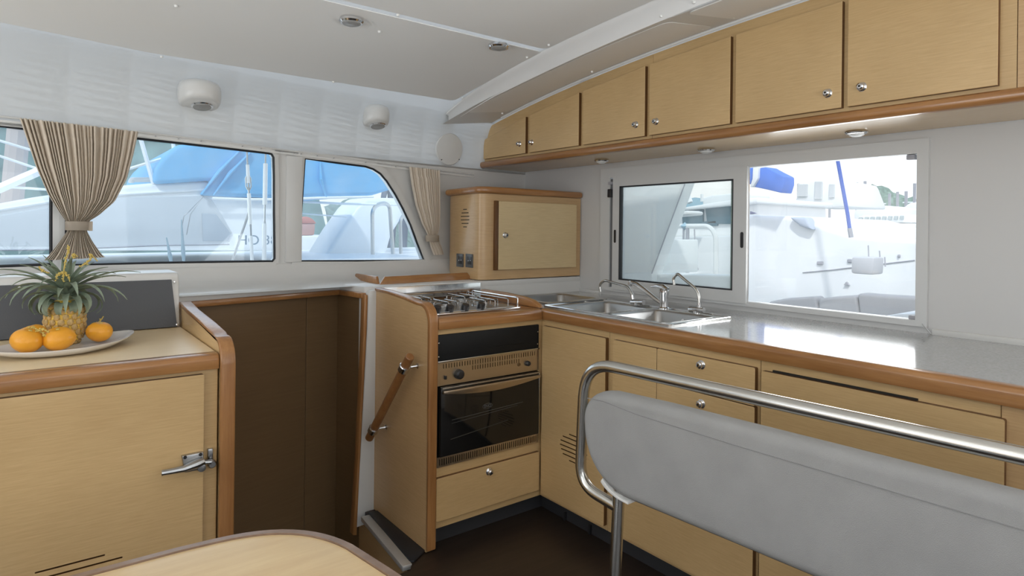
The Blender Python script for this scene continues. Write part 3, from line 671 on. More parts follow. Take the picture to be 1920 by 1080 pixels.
# ============================================================ SINKS AND TAPS
def bowl(x0, x1, y0, y1, r, depth, parent, z=.907):
    b = bmesh.new(); rows = []
    for (ins, dz) in ((-.004, 0.0), (.0, -.002), (.006, -.010), (.010, -depth + .02), (.03, -depth)):
        rows.append([b.verts.new(Vector((p[0], p[1], z + dz))) for p in rrect(x0 + ins, x1 - ins, y0 + ins, y1 - ins, r, 6)])
    for A, B in zip(rows, rows[1:]):
        for i in range(len(A)): b.faces.new((A[i], A[(i + 1) % len(A)], B[(i + 1) % len(A)], B[i]))
    b.faces.new(rows[-1]); bmesh.ops.recalc_face_normals(b, faces=b.faces); bmesh.ops.reverse_faces(b, faces=b.faces)
    bmesh.ops.solidify(b, geom=b.faces[:], thickness=-.0015)
    o = link('bowl', b, steel, parent, smooth=50)
    cy = (y0 + y1) / 2; oo = link('overflow', lathe([(.010, 0), (.010, .002), (.006, .0025)], (x1 - .008, cy, z - .035), (-1, 0, 0), 14), chrome, o)
    link('drain', lathe([(.04, 0), (.04, .003), (.025, .001)], ((x0 + x1) / 2, cy, z - depth + .0015), (0, 0, 1), 20), chrome, o)
    return o
ds = thing('double_sink', (2.03, 1.81, .8), 'stainless double-bowl sink set in the worktop below the window', 'sink')
rim = plate(rrect(1.842, 2.235, 1.452, 2.165, .008, 3), [rrect(1.878, 2.182, 1.498, 1.792, .03, 6), rrect(1.878, 2.212, 1.828, 2.122, .03, 6)], 'z', .9022, .9078)
link('rim', rim, satin, ds, smooth=0)
link('raised_edge', tube([Vector((q[0], q[1], .908)) for q in rrect(1.846, 2.231, 1.456, 2.161, .008, 3)], .0032, 6, closed=True), chrome, ds)
bowl(1.878, 2.182, 1.498, 1.792, .03, .14, ds); bowl(1.878, 2.212, 1.828, 2.122, .03, .14, ds)
cs_ = thing('corner_sink', (2.1, 2.38, .8), 'single square stainless sink in the back corner of the worktop', 'sink')
link('rim', plate(rrect(1.905, 2.305, 2.205, 2.565, .01, 3), [rrect(1.933, 2.277, 2.238, 2.532, .04, 6)], 'z', .9022, .9078), satin, cs_, smooth=0)
bowl(1.933, 2.277, 2.238, 2.532, .04, .13, cs_)
# taps, spouts folded parallel to the wall
XT = 2.205
def T(u, v, X=XT): return at(u, v, 'x', X)
t1 = thing('folding_tap', (XT, T(1192, 566).y, .9078), 'fold-down swan-neck steel tap left of the mixer, its spout hooked over the left bowl', 'tap')
bs = T(1190, 566)
b = tube([T(1184, 566), T(1188, 566.5), T(1207, 567)], .0115, 14, radii=[.0115, .0118, .0118]); link('body', b, chrome, t1)
link('foot', lathe([(.014, 0), (.014, .012), (.010, .016), (.009, max(.02, T(1190, 567).z - .9078))], (XT, T(1195, 567).y, .9078), (0, 0, 1), 16), chrome, t1)
link('collar', tube([T(1187, 561), T(1186, 553)], .0085, 12), chrome, t1)
link('spout', tube(fillet([T(1187, 556), T(1182, 545), T(1176, 537), T(1150, 530), T(1133, 525), T(1124, 534), T(1126, 547)], .03, 5), .0062, 12), satin, t1)
t2 = thing('mixer_tap', (XT, T(1245, 577).y, .9025), 'single-lever chrome mixer tap standing between the two curved taps', 'tap')
my = T(1245, 575).y
link('body', lathe([(.024, 0), (.024, .006), (.019, .010), (.018, .03), (.019, .062), (.021, .072), (.021, .082), (.014, .090), (0, .092)], (XT, my, .9078), (0, 0, 1), 24), chrome, t2)
link('lever', tube([T(1250, 545), T(1243, 538), T(1232, 536), T(1221, 537)], .008, 12, radii=[.016, .0125, .008, .005]), chrome, t2)
link('spout', tube([T(1246, 573), T(1232, 563), T(1210, 545), T(1194, 533), T(1184, 530)], .009, 12, radii=[.0085, .0095, .0095, .0105, .0105]), chrome, t2)
link('aerator', tube([T(1183, 528), T(1181, 535)], .0105, 14), chrome, t2)
t3 = thing('folding_tap', (XT, T(1305, 584).y, .9025), 'upright swan-neck steel tap at the right end of the double sink', 'tap')
link('body', tube([T(1293, 580), T(1297, 580), T(1316, 582), T(1320, 582)], .0125, 14, radii=[.0115, .0128, .0128, .011]), chrome, t3)
link('foot', lathe([(.014, 0), (.014, .010), (.010, .014), (.009, .02)], (XT, T(1306, 582).y, .9078), (0, 0, 1), 16), chrome, t3)
link('collar', tube([T(1311, 577), T(1311, 567)], .0085, 12), chrome, t3)
link('spout', tube(fillet([T(1311, 572), T(1310, 552), T(1303, 540), T(1282, 523), T(1270, 512), T(1262, 522), T(1264, 534)], .03, 5), .0062, 12), satin, t3)

# ============================================================ OVERHEAD CUPBOARDS
XO = 2.148; XOD = XO - .018; OZB = 1.655
def topc(y): return gz(y) - .012
def ocarc(y0, y1, parent, m=veneer):
    n = 14; ys = [y0 + (y1 - y0) * i / n for i in range(n + 1)]
    pl = [(y0, OZB), (y1, OZB)] + [(y, topc(y) - (.03 * max(0, (y - 3.10) / .04))) for y in reversed(ys)]
    link('carcass', prism(pl, 'x', XO, XR - .003), m, parent, smooth=0)
def odoor(y0, y1, parent, knob_px, tz=None):
    n = 8; pl = [(y0, 1.669), (y1, 1.669)] + [(y, odt(y)) for y in [y1 - (y1 - y0) * i / n for i in range(n + 1)]]
    d = slab_door('x', 0, 0, 0, 0, XO, .018, parent, poly=pl); knob(at(knob_px[0], knob_px[1], 'x', XOD), 'x', d)
pts_t = [(.40, 2.055), (.99, 2.024), (1.408, 2.007), (1.832, 1.977), (2.252, 1.93), (2.672, 1.868), (3.11, 1.775)]
def odt(y):
    for (a, b_), (c, d_) in zip(pts_t, pts_t[1:]):
        if a <= y <= c: return b_ + (d_ - b_) * (y - a) / (c - a)
    return 1.78
yo = lambda u, v: at(u, v, 'x', XOD).y
o1 = thing('overhead_cupboard', (2.3, 2.5, OZB), 'low end of the overhead oak cupboards, its three doors shrinking towards the port windows', 'cupboard')
ocarc(1.801, 3.14, o1)
odoor(yo(985, 250), 3.07, o1, (974, 270)); odoor(yo(1085, 230), yo(992, 250), o1, (997, 267)); odoor(yo(1209, 190), yo(1092, 230), o1, (1192, 234))
o2 = thing('overhead_cupboard', (2.3, 1.2, OZB), 'tall middle run of overhead oak cupboards with three large doors', 'cupboard')
ocarc(.523, 1.799, o2)
odoor(yo(1369, 150), yo(1217, 190), o2, (1230, 228)); odoor(yo(1578, 120), yo(1379, 150), o2, (1552, 175)); odoor(yo(1871, 100), yo(1589, 120), o2, (1616, 163))
o3 = thing('overhead_cupboard', (2.3, 0, OZB), 'doorless sliver of warm oak cupboard at the upper right picture edge', 'cupboard')
ocarc(-1.2, .521, o3, veneer_warm)
sh = thing('cupboard_shelf', (2.3, 1.2, 1.616), 'glossy oak board with rounded wooden edge under the overhead cupboards', 'shelf')
link('board', box(2.135, XR - .003, -1.2, 3.14, 1.618, OZB - .001, .001), veneer_under, sh, smooth=0)
link('edge_moulding', prism([(2.137, 1.614), (2.122, 1.617), (2.115, 1.626), (2.113, 1.636), (2.117, 1.648), (2.130, 1.6545), (2.137, 1.6545)], 'y', -1.2, 3.155, .002, 2), teak_y, sh)
for i, (u, v) in enumerate(((1128, 300), (1324, 280), (1606, 247))):
    p = at(u, v, 'z', 1.617)
    lb = ['small white downlight under the cupboards, farthest left, above the window corner', 'small white downlight under the cupboards, above the sliding sash', 'small white downlight under the cupboards, above the open window pane'][i]
    t = thing('downlight', (p.x, p.y, 1.60), lb, 'lamp', 'downlights under the overhead cupboards')
    link('bezel', lathe([(.036, 0), (.038, -.004), (.034, -.009), (.026, -.011)], (p.x, p.y, 1.6175), (0, 0, 1), 28), chrome, t)
    link('lens', lathe([(.0265, -.008), (.025, -.013), (.015, -.018), (0, -.020)], (p.x, p.y, 1.6175), (0, 0, 1), 28), white_pl, t)

# ============================================================ SMALL WALL CUPBOARD
wc = thing('wall_cupboard', (2.1, 2.75, .99), 'small oak wall cupboard above the corner sink with vent slots, sockets and wooden cornice', 'cupboard')
def bez(a, c, d_, n=8): return [tuple((Vector(a) * (1 - t)**2 + Vector(c) * 2 * t * (1 - t) + Vector(d_) * t * t)) for t in [i / n for i in range(n + 1)]]
YF = 2.602
lface = Vector((1.795, 2.632)); lback = Vector((1.832, 2.945))
base = [(XR - .004, YF)] + bez((1.905, YF), (1.805, YF - .004), tuple(lface)) + [tuple(lback), (1.87, 3.02), (XR - .004, 3.05)]
BZ0, BZ1 = .992, 1.432
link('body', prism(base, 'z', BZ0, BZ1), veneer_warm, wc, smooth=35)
cor = [(XR - .004, YF - .022)] + bez((1.90, YF - .022), (1.785, YF - .026), (lface.x - .022, lface.y)) + [(lback.x - .03, lback.y + .015), (1.87, 3.03), (XR - .004, 3.05)]
link('cornice', prism(cor, 'z', BZ1 + .001, BZ1 + .036, .014, 4, ang=60), teak_x, wc)
wy = lambda u, v: at(u, v, 'y', YF - .018)
l, rr_ = wy(935, 440).x, wy(1081, 440).x
link('rear_jamb', box(wy(929, 440).x, l - .002, YF - .0165, YF, wy(935, 506).z - .002, wy(935, 377).z + .002, .001), edge_dark, wc)
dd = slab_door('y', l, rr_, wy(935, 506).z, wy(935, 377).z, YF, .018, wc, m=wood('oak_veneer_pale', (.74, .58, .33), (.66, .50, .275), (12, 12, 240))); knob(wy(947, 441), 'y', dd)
# sockets and vent slots on its side face
fd = (lback - lface).normalized(); fn = Vector((fd.y, -fd.x)) * -1
if fn.x > 0: fn = -fn
def onside(u, v, off=0.0):
    d_ = ray(u, v); n3 = Vector((fn.x, fn.y, 0)); o3 = Vector((lface.x, lface.y, 0)) + n3 * off
    t = (o3 - O3).dot(n3) / d_.dot(n3); return O3 + d_ * t
def sidebox(c, w, h, dep, bv=.001):
    b = bmesh.new(); bmesh.ops.create_cube(b, size=1)
    for v in b.verts: v.co = Vector((v.co.x * w, v.co.y * dep, v.co.z * h))
    bevel(b, bv); f3 = Vector((fd.x, fd.y, 0)); n3 = Vector((fn.x, fn.y, 0)); T_ = Matrix((f3, n3, Vector((0, 0, 1)))).transposed().to_4x4(); T_.translation = c
    bmesh.ops.transform(b, matrix=T_, verts=b.verts); bmesh.ops.recalc_face_normals(b, faces=b.faces); return b
sock_m = mat('grey_socket_plastic', (.10, .105, .11), .4)
cc = onside(872, 409)
for i, wd in enumerate((.045, .085, .105, .105, .085, .045)):
    a_ = onside(872, 409 + (i - 2.5) * 6.6)
    link('vent_slot', sidebox(a_, wd * .95, .0042, .0014, 0), dark_hole, wc, smooth=0)
for i, u in enumerate((862.5, 880)):
    c = onside(u, 488 + i * .8, .004); s = link('socket', sidebox(c, .074, .070, .010, .002), sock_m, wc)
    link('socket_hole', sidebox(onside(u, 488 + i * .8, .010), .046, .040, .003, .001), black_pl, s)
    for k in (-1, 1): link('socket_pin', sidebox(onside(u + k * 2.0, 488 + i * .8, .0118), .005, .005, .002, .0005), chrome, s)

# ============================================================ FRIDGE CABINET (left)
FY = 1.848; CT = .902
fc = thing('fridge_cabinet', (-.2, 2.1, 0), 'oak cabinet at the left with a large latched door and vent slots low down', 'cabinet')
link('carcass', box(-1.0, .404, FY, 2.42, .03, .862, .001), veneer, fc, smooth=0)
link('plinth', box(-1.0, .404, FY + .05, 2.42, 0, .03), kick_m, fc, smooth=0)
fr_ = at(383, 702, 'y', FY - .018)
hs = []
for (ua, va, ub, vb) in ((65, 1075, 197, 1040), (85, 1079, 230, 1043), (130, 1082, 240, 1053), (130, 1093, 250, 1062)):
    A = at(ua, va, 'y', FY - .018); B = at(ub, vb, 'y', FY - .018); z = (A.z + B.z) / 2; hs.append(z)
hz0 = hs[0]; A = at(65, 1075, 'y', FY - .018).x; B = at(197, 1040, 'y', FY - .018).x
B2 = at(230, 1043, 'y', FY - .018).x; B3 = at(240, 1053, 'y', FY - .018).x
hol = [rrect(a_, b_, hz0 - i * .017 - .002, hz0 - i * .017 + .002, .0018, 2) for i, (a_, b_) in enumerate(((A, B), (A + .01, B2), (A + .03, B3), (A + .03, B3), (A + .01, B2), (A, B)))]
fd_ = slab_door('y', -.9, fr_.x, .06, fr_.z, FY, .018, fc, hol, name='door')
link('vent_backing', box(A - .02, B3 + .03, FY - .0025, FY - .0005, hz0 - .11, hz0 + .02), dark_hole, fd_, smooth=0)  # dark sheet put in place of the shade inside the slots
# latch
la = lambda u, v: at(u, v, 'y', FY - .03)
lt = link('latch', prism([(la(341, 855).x, la(341, 855).z), (la(381, 847).x, la(381, 847).z), (la(382, 878).x, la(382, 878).z), (la(346, 886).x, la(346, 886).z)], 'y', FY - .034, FY - .019, .002, 2), pewter, fc, label='cast chrome lever latch')
def lp(u, v, off): return at(u, v, 'y', FY - .018 - off)
b = tube([lp(303, 887, .028), lp(320, 884, .030), lp(345, 879, .030), lp(368, 870, .026), lp(381, 864, .022)], .007, 10, radii=[.0085, .0085, .010, .0135, .012], flat=.85)
link('lever', b, pewter, lt)
link('hub', lathe([(0, .020), (.010, .018), (.012, 0)], lp(376, 874, 0), (0, -1, 0), 16), pewter, lt)
for u, v in ((347, 857.5), (376, 852)): link('screw', lathe([(0, .0025), (.0045, .002), (.0045, 0)], lp(u, v, .0155), (0, -1, 0), 10), black_pl, lt)
kp = link('keeper', box(lp(391, 843, 0).x, lp(401, 843, 0).x, FY - .012, FY, lp(396, 866, 0).z, lp(396, 843, 0).z, .002), pewter, fc, label='cast chrome latch keeper')
link('roller', lathe([(.009, 0), (.011, .003), (.011, .012), (.008, .016), (0, .016)], lp(396, 868, -.006), (0, -1, 0), 16), pewter, kp)
link('bolt', tube([lp(380, 867, .010), lp(396, 866, .010)], .006, 10), pewter, kp)
ft = thing('fridge_worktop', (-.2, 2.1, .862), 'polished oak counter top with a thick wooden front edge carrying the fruit dish', 'worktop')
link('top_board', box(-1.0, .404, FY + .03, 2.44, .8625, CT - .0005, .001), veneer_top, ft, smooth=0)
link('front_edge', prism([(FY - .018, .8625), (FY - .018, .889), (FY - .012, .899), (FY, .9025), (FY + .032, .9025), (FY + .032, .8625)], 'x', -1.0, .404, .002, 2), teak_x, ft)
sp2 = thing('divider_panel', (.42, 2.1, 0), 'upright oak panel closing the right end of the fridge cabinet, edged in rounded wood', 'panel')
x0, x1 = .4045, .4435
oe = [(2.43, .985), (2.30, .972), (2.05, .958), (1.93, .948)] + arc(1.885, .873, .070, 75, 180, 8) + [(1.815, .01)]
ie = [(1.829, .01)] + arc(1.890, .872, .060, 180, 80, 8) + [(1.93, .933), (2.05, .943), (2.30, .957), (2.43, .970)]
bd = [(2.43, .003), (2.43, .972), (2.30, .959), (2.05, .945), (1.93, .935)] + arc(1.890, .872, .061, 80, 180, 8) + [(1.832, .003)]
link('panel_board', prism(bd, 'x', x0 + .004, x1 - .004), veneer, sp2, smooth=0)
link('solid_edge', prism(oe + ie, 'x', x0, x1, .006, 3), teak_z, sp2)
# white console and charcoal board behind the counter
con = tag(link('console_box', prism([(2.40, .9025), (2.432, 1.078), (2.445, 1.088), (2.60, 1.088), (2.62, .9025)], 'x', -1.6, .403, .012, 4), gel), 'white moulded upstand behind the fridge counter', 'console')
cbd = thing('charcoal_board', (-.3, 2.39, .905), 'long charcoal grey board screwed to the white upstand behind the fruit', 'board')
def tl(p, z): return 2.40 + (z - .9025) / (1.078 - .9025) * .032 - p
bb = bmesh.new()
xr_t, xr_b = .378, .392
V = [bb.verts.new(q) for q in ((-1.5, tl(.002, .905), .905), (xr_b, tl(.002, .905), .905), (xr_t, tl(.002, 1.064), 1.064), (-1.5, tl(.002, 1.064), 1.064),
     (-1.5, tl(.010, .905), .905), (xr_b, tl(.010, .905), .905), (xr_t, tl(.010, 1.064), 1.064), (-1.5, tl(.010, 1.064), 1.064))]
for f in ((0, 1, 2, 3), (7, 6, 5, 4), (0, 4, 5, 1), (1, 5, 6, 2), (2, 6, 7, 3), (3, 7, 4, 0)): bb.faces.new([V[i] for i in f])
bmesh.ops.recalc_face_normals(bb, faces=bb.faces); link('board', bb, board_m, cbd, smooth=0)
for u, v in ((329, 529), (331, 608), (36, 540)):
    p = at(u, v, 'y', 2.40); link('screw', lathe([(0, .0035), (.0035, .0025), (.0045, 0)], (p.x, tl(.0095, p.z), p.z), (0, -1, .15), 12), chrome, cbd)

# ============================================================ FRUIT DISH
TZ = CT + .0005
dc = Vector((.066, 2.108, 0)); da = math.atan2(2.236 - 2.067, .229 + .066) * .75
def on_d(a, b_): return Vector((dc.x + a * math.cos(da) - b_ * math.sin(da), dc.y + a * math.sin(da) + b_ * math.cos(da)))
b = bmesh.new(); rows = []
for (k, z) in ((0.0, .006), (.55, .006), (.78, .009), (.96, .020), (1.0, .0225), (.99, .019), (.80, .004), (.5, 0), (0, 0)):
    row = []
    for i in range(48):
        t = 2 * math.pi * i / 48; ct, st_ = math.cos(t), math.sin(t); a_ = .168 * k * ct * (1 + .10 * abs(ct)**6); w_ = .122 * k * st_ * (1 - .15 * abs(ct))
        q = on_d(a_, w_); row.append(b.verts.new((q.x, q.y, TZ + z + (.010 * k * abs(ct)**6 if k > .7 else 0))))
    rows.append(row)
for A_, B_ in zip(rows, rows[1:]):
    for i in range(48): b.faces.new((A_[i], A_[(i + 1) % 48], B_[(i + 1) % 48], B_[i]))
bmesh.ops.remove_doubles(b, verts=b.verts, dist=1e-5); bmesh.ops.recalc_face_normals(b, faces=b.faces)
tag(link('serving_dish', b, porcelain, smooth=50), 'long white oval dish with pointed ends on the fridge counter', 'dish')
def orange(c, rx, rz_, tilt, lb, sq=.18):
    b = bmesh.new(); bmesh.ops.create_uvsphere(b, u_segments=32, v_segments=20, radius=1)
    for v in b.verts:
        d_ = v.co.z; s = 1 + .03 * math.sin(3 * math.atan2(v.co.y, v.co.x) + c[0] * 30)
        dim = -.16 * math.exp(-((1 - d_) / .05)) - .05 * math.exp(-((1 + d_) / .05)); v.co = Vector((v.co.x * rx * s, v.co.y * rx * s * .94, (d_ + dim) * rz_))
    T_ = Matrix.Rotation(tilt[1], 4, 'Y') @ Matrix.Rotation(tilt[0], 4, 'X'); bmesh.ops.transform(b, matrix=T_, verts=b.verts)
    zmin = min(v.co.z for v in b.verts); bmesh.ops.translate(b, verts=b.verts, vec=Vector((c[0], c[1], c[2] - zmin)))
    t = thing('orange', (c[0], c[1], c[2]), lb, 'fruit', 'oranges on the dish'); link('skin', b, orange_m, t, smooth=60)
    top = Vector((c[0], c[1], c[2] - zmin)) + (T_ @ Vector((0, 0, rz_ * .86)))
    link('calyx', lathe([(0, .002), (.004, .0015), (.005, -.001)], top, (T_ @ Vector((0, 0, 1))), 8), twig_m, t); return t
def onp(u, v, z=.912): return at(u, v, 'z', z)
p = onp(51, 640, .943); orange((p.x, p.y, TZ + .010), .037, .0315, (.15, .25), 'large orange at the left front of the dish')
p = onp(110, 636, .942); orange((p.x, p.y, TZ + .009), .038, .0310, (.2, -.1), 'orange in the middle, in front of the pineapple')
p = onp(187, 623, .940); orange((p.x, p.y, TZ + .010), .0335, .0285, (.1, .1), 'orange alone to the right of the pineapple')
p = onp(60, 631, .945); orange((p.x, p.y, TZ + .012), .036, .031, (-.1, -.3), 'orange half hidden behind the large front-left orange')
# pineapple
pc = Vector((.073, 2.195)); pz = TZ + .0065; PH, PR = .118, .050
pn = thing('pineapple', (pc.x, pc.y, pz), 'whole pineapple with a spiky grey-green crown standing on the dish', 'fruit')
def prad(t): return PR * (.62 + .38 * math.sin(min(1, t * 2.2 + .05) * math.pi / 2)) if t < .5 else PR * (1 - .28 * ((t - .5) / .5)**3)
link('body', lathe([(0, 0)] + [(prad(i / 20) * .95, PH * i / 20) for i in range(21)] + [(.02, PH + .008), (0, PH + .009)], (pc.x, pc.y, pz), (0, 0, 1), 32), pine_m, pn, smooth=60)
fb = bmesh.new(); bmesh.ops.create_icosphere(fb, subdivisions=1, radius=1)
for v in fb.verts: v.co = Vector((v.co.x * .0092, v.co.y * .0092, v.co.z * .005))
bmesh.ops.translate(fb, verts=fb.verts, vec=(0, 0, .0))
fme = bpy.data.meshes.new('fruitlet'); 
v0 = fb.verts.new((0, 0, .0095)); fb.to_mesh(fme); fb.free(); fme.materials.append(pine_tip); fme.polygons.foreach_set('use_smooth', [True] * len(fme.polygons))
rows_n, per = 8, 14
for r_ in range(rows_n):
    t = (r_ + .5) / rows_n; R = prad(t)
    for k in range(per):
        a_ = 2 * math.pi * (k + .5 * (r_ % 2)) / per
        o = bpy.data.objects.new('fruitlet', fme); C.objects.link(o); o.parent = pn; o.location = (R * .96 * math.cos(a_), R * .96 * math.sin(a_), PH * t)
        o.rotation_euler = Vector((math.cos(a_), math.sin(a_), .0)).to_track_quat('Z', 'Y').to_euler(); s = random.uniform(.95, 1.1); sc_ = R / PR; o.scale = (s * 1.0, s * sc_ * 1.15, s)
def leaf(base, az, elev, L_, W_, curl):
    """one strap leaf"""
    b = bmesh.new(); rows = []; n = 10; pos = Vector(base); e = elev; out_ = Vector((math.cos(az), math.sin(az), 0)); side = Vector((-math.sin(az), math.cos(az), 0))
    for i in range(n + 1):
        t = i / n; wd = W_ * (.75 + .5 * t if t < .3 else .9 * (1 - ((t - .3) / .7)**1.5) + .02)
        d_ = out_ * math.cos(e) + Vector((0, 0, 1)) * math.sin(e); nr = -out_ * math.sin(e) + Vector((0, 0, 1)) * math.cos(e)
        rows.append([b.verts.new(pos + side * wd * .5 + nr * wd * .22), b.verts.new(pos), b.verts.new(pos - side * wd * .5 + nr * wd * .22), b.verts.new(pos - nr * .0012)])
        pos = pos + d_ * L_ / n; e -= curl / n * (1 + t)
    for A_, B_ in zip(rows, rows[1:]):
        for i in range(4): b.faces.new((A_[i], A_[(i + 1) % 4], B_[(i + 1) % 4], B_[i]))
    bmesh.ops.recalc_face_normals(b, faces=b.faces)
    return b
ct_ = Vector((pc.x, pc.y, pz + PH))
k = 0
for ring, (n, el, L_, W_, cu_, hz) in enumerate(((14, .45, .078, .025, 3.0, -.002), (14, .60, .11, .025, 2.4, .010), (12, .58, .15, .024, 1.3, .024), (11, .60, .175, .022, .8, .036), (9, .95, .125, .020, .5, .046), (6, 1.25, .095, .018, .3, .050))):
    for i in range(n):
        az = 2 * math.pi * (i + .5 * ring) / n + random.uniform(-.2, .2)
        base_ = ct_ + Vector((math.cos(az) * .022 * (1 - ring * .13), math.sin(az) * .022 * (1 - ring * .13), hz))
        link('leaf', leaf(base_, az, el + random.uniform(-.15, .15), L_ * random.uniform(.85, 1.1), W_ * random.uniform(.85, 1.1), cu_ * random.uniform(.7, 1.2)), leaf_m, pn, smooth=60)
link('crown_core', lathe([(.022, 0), (.017, .03), (.008, .055), (0, .062)], ct_, (0, 0, 1), 12), leaf_m, pn)
# strings of tiny yellow blossom lying in the crown and over the fruit
fs = thing('flower_sprig', (pc.x, pc.y, ct_.z + .04), 'curly yellow blossom sprigs tucked into the pineapple crown', 'flowers')
def sprig(pts, name='stalk'):
    pts = fillet([Vector(q) for q in pts], .02, 5); b = tube(pts, .0016, 6)
    for i in range(len(pts) - 1):
        for j in range(2):
            c = pts[i].lerp(pts[i + 1], j / 2) + Vector((random.uniform(-.003, .003), random.uniform(-.003, .003), random.uniform(-.003, .003)))
            b = lathe([(0, -.0028), (.0026, 0), (0, .0028)], c, (random.uniform(-1, 1), random.uniform(-1, 1), 1), 6, b)
    return link(name, b, twig_m, fs, kind='stuff')
def fsp(u, v, y=2.125): return at(u, v, 'y', y)
sprig([fsp(118, 520), fsp(122, 490), fsp(128, 470), fsp(127, 459)])
sprig([fsp(104, 527), fsp(108, 514), fsp(118, 510), fsp(128, 516), fsp(131, 528)])
sprig([fsp(118, 527), fsp(120, 515)]); sprig([fsp(130, 487), fsp(140, 482), fsp(135, 476), fsp(146, 481)])
sprig([fsp(150, 500), fsp(162, 494), fsp(172, 484), fsp(168, 474), fsp(183, 490)]); sprig([fsp(72, 500), fsp(80, 508), fsp(92, 512)])
sg2 = thing('flower_sprig', tuple(fsp(75, 640, 2.08)), 'pale blossom strings lying over the oranges left of the pineapple', 'flowers')
fs = sg2
sprig([fsp(45, 619, 2.08), fsp(60, 613, 2.08), fsp(75, 620, 2.06), (fsp(84, 628, 2.05)), fsp(86, 633, 2.05)]); sprig([fsp(70, 622, 2.05), fsp(80, 616, 2.05), fsp(92, 624, 2.05)])
sg3 = thing('flower_sprig', tuple(fsp(190, 604, 2.2)), 'short blossom stalk rising behind the right-hand orange', 'flowers')
fs = sg3
sprig([fsp(165, 612, 2.19), fsp(176, 607, 2.19), fsp(187, 604, 2.19), fsp(194, 593, 2.19)])

# ============================================================ CURTAINS
def curtain(name, left, right, tie_v, nfold, lb, off=.05, amp=.024, tie=None, mess=.0025):
    """left/right: edges in picture columns at given rows, laid out on the window wall"""
    t = thing(name, atw(*tie, off), lb, 'curtain')
    def col(edge, v):
        for (u0, v0), (u1, v1) in zip(edge, edge[1:]):
            if v0 <= v <= v1: return u0 + (u1 - u0) * (v - v0) / (v1 - v0)
        return edge[-1][0] if v > edge[-1][1] else edge[0][0]
    nv = 44; ns_ = nfold * 8; b = bmesh.new(); rows = []
    ph = [random.uniform(-1, 1) for _ in range(nfold + 2)]
    for j in range(nv + 1):
        tt = j / nv; row = []
        for i in range(ns_ + 1):
            s = i / ns_; f = (s + .012 * math.sin(s * 23) + .008 * math.sin(s * 51 + 1)) * nfold; f = min(max(f, 0), nfold - 1e-4); k = int(min(f, nfold - 1)); x_ = f - k
            v0 = left[0][1] + (right[0][1] - left[0][1]) * s; v1 = left[-1][1] + (right[-1][1] - left[-1][1]) * s; v = v0 + (v1 - v0) * tt
            vl = left[0][1] + (left[-1][1] - left[0][1]) * tt; vr = right[0][1] + (right[-1][1] - right[0][1]) * tt
            ul, ur = col(left, vl), col(right, vr); wob = math.sin(tt * 9 + ph[k] * 3) * mess * (1 - tt) * 3
            u = ul + (ur - ul) * (s + wob * .6 / nfold * 8 * math.sin(math.pi * s))
            wpx = abs(ur - ul) / 200; am = amp * (.55 + .45 * min(1, wpx)) * (1 + .35 * ph[k])
            pinch = math.exp(-((v - tie_v) / 14)**2)
            dep = am * (1 - .45 * pinch) * abs(math.sin(math.pi * f))**.75
            bulge = .035 * (1 - pinch) * math.sin(math.pi * s)**.8 * (.3 if tt < .1 else .6)
            p = atw(u, v, off); p.y -= dep + bulge; row.append(b.verts.new(p))
        rows.append(row)
    for A_, B_ in zip(rows, rows[1:]):
        for i in range(ns_): b.faces.new((A_[i], A_[i + 1], B_[i + 1], B_[i]))
    bmesh.ops.recalc_face_normals(b, faces=b.faces)
    link('cloth', b, curt, t, smooth=45); return t
cur = curtain('curtain', [(37, 223), (50, 262), (68, 315), (90, 365), (110, 397), (124, 416), (126, 433), (112, 452), (92, 478), (82, 488)],
        [(259, 248), (250, 290), (238, 335), (215, 378), (185, 404), (165, 416), (163, 433), (173, 452), (190, 476), (197, 482)], 424, 27,
        'wide beige pleated curtain tied at the waist beside the pineapple', tie=(145, 425))
def tieband(parent, u0, u1, v0, v1, off, r):
    a_, b_ = atw(u0, (v0 + v1) / 2, off), atw(u1, (v0 + v1) / 2, off); h = abs(atw(u0, v0, off).z - atw(u0, v1, off).z); c = (a_ + b_) / 2; rx = (b_ - a_).length / 2
    b = bmesh.new(); rows = []
    for z in (-h / 2, -h / 2 + .002, h / 2 - .002, h / 2):
        e = .0 if abs(z) < h / 2 - .001 else .0015
        rows.append([b.verts.new(c + Vector(((rx - e) * math.cos(q), (r - e) * math.sin(q), z))) for q in [2 * math.pi * i / 28 for i in range(28)]])
    for A_, B_ in zip(rows, rows[1:]):
        for i in range(28): b.faces.new((A_[i], A_[(i + 1) % 28], B_[(i + 1) % 28], B_[i]))
    bmesh.ops.solidify(b, geom=b.faces[:], thickness=.002); return link('tieback', b, curt, parent, smooth=50)
tieband(cur, 122, 166, 415, 432, .066, .030)
q = atw(169, 424, .05); link('tie_tab', box(q.x - .006, q.x + .008, q.y - .004, q.y + .002, q.z - .018, q.z + .018, .001), curt, cur)
cu2 = curtain('curtain', [(766, 313), (770, 345), (778, 385), (790, 420), (800, 438), (803, 445), (806, 462), (812, 478)],
        [(824, 320), (824, 360), (824, 400), (822, 430), (820, 440), (821, 446), (826, 462), (830, 477)], 446, 12,
        'narrow beige pleated curtain tied back left of the small wall cupboard', tie=(811, 445), off=.03, amp=.022)
tieband(cu2, 799, 822, 441, 453, .040, .020)

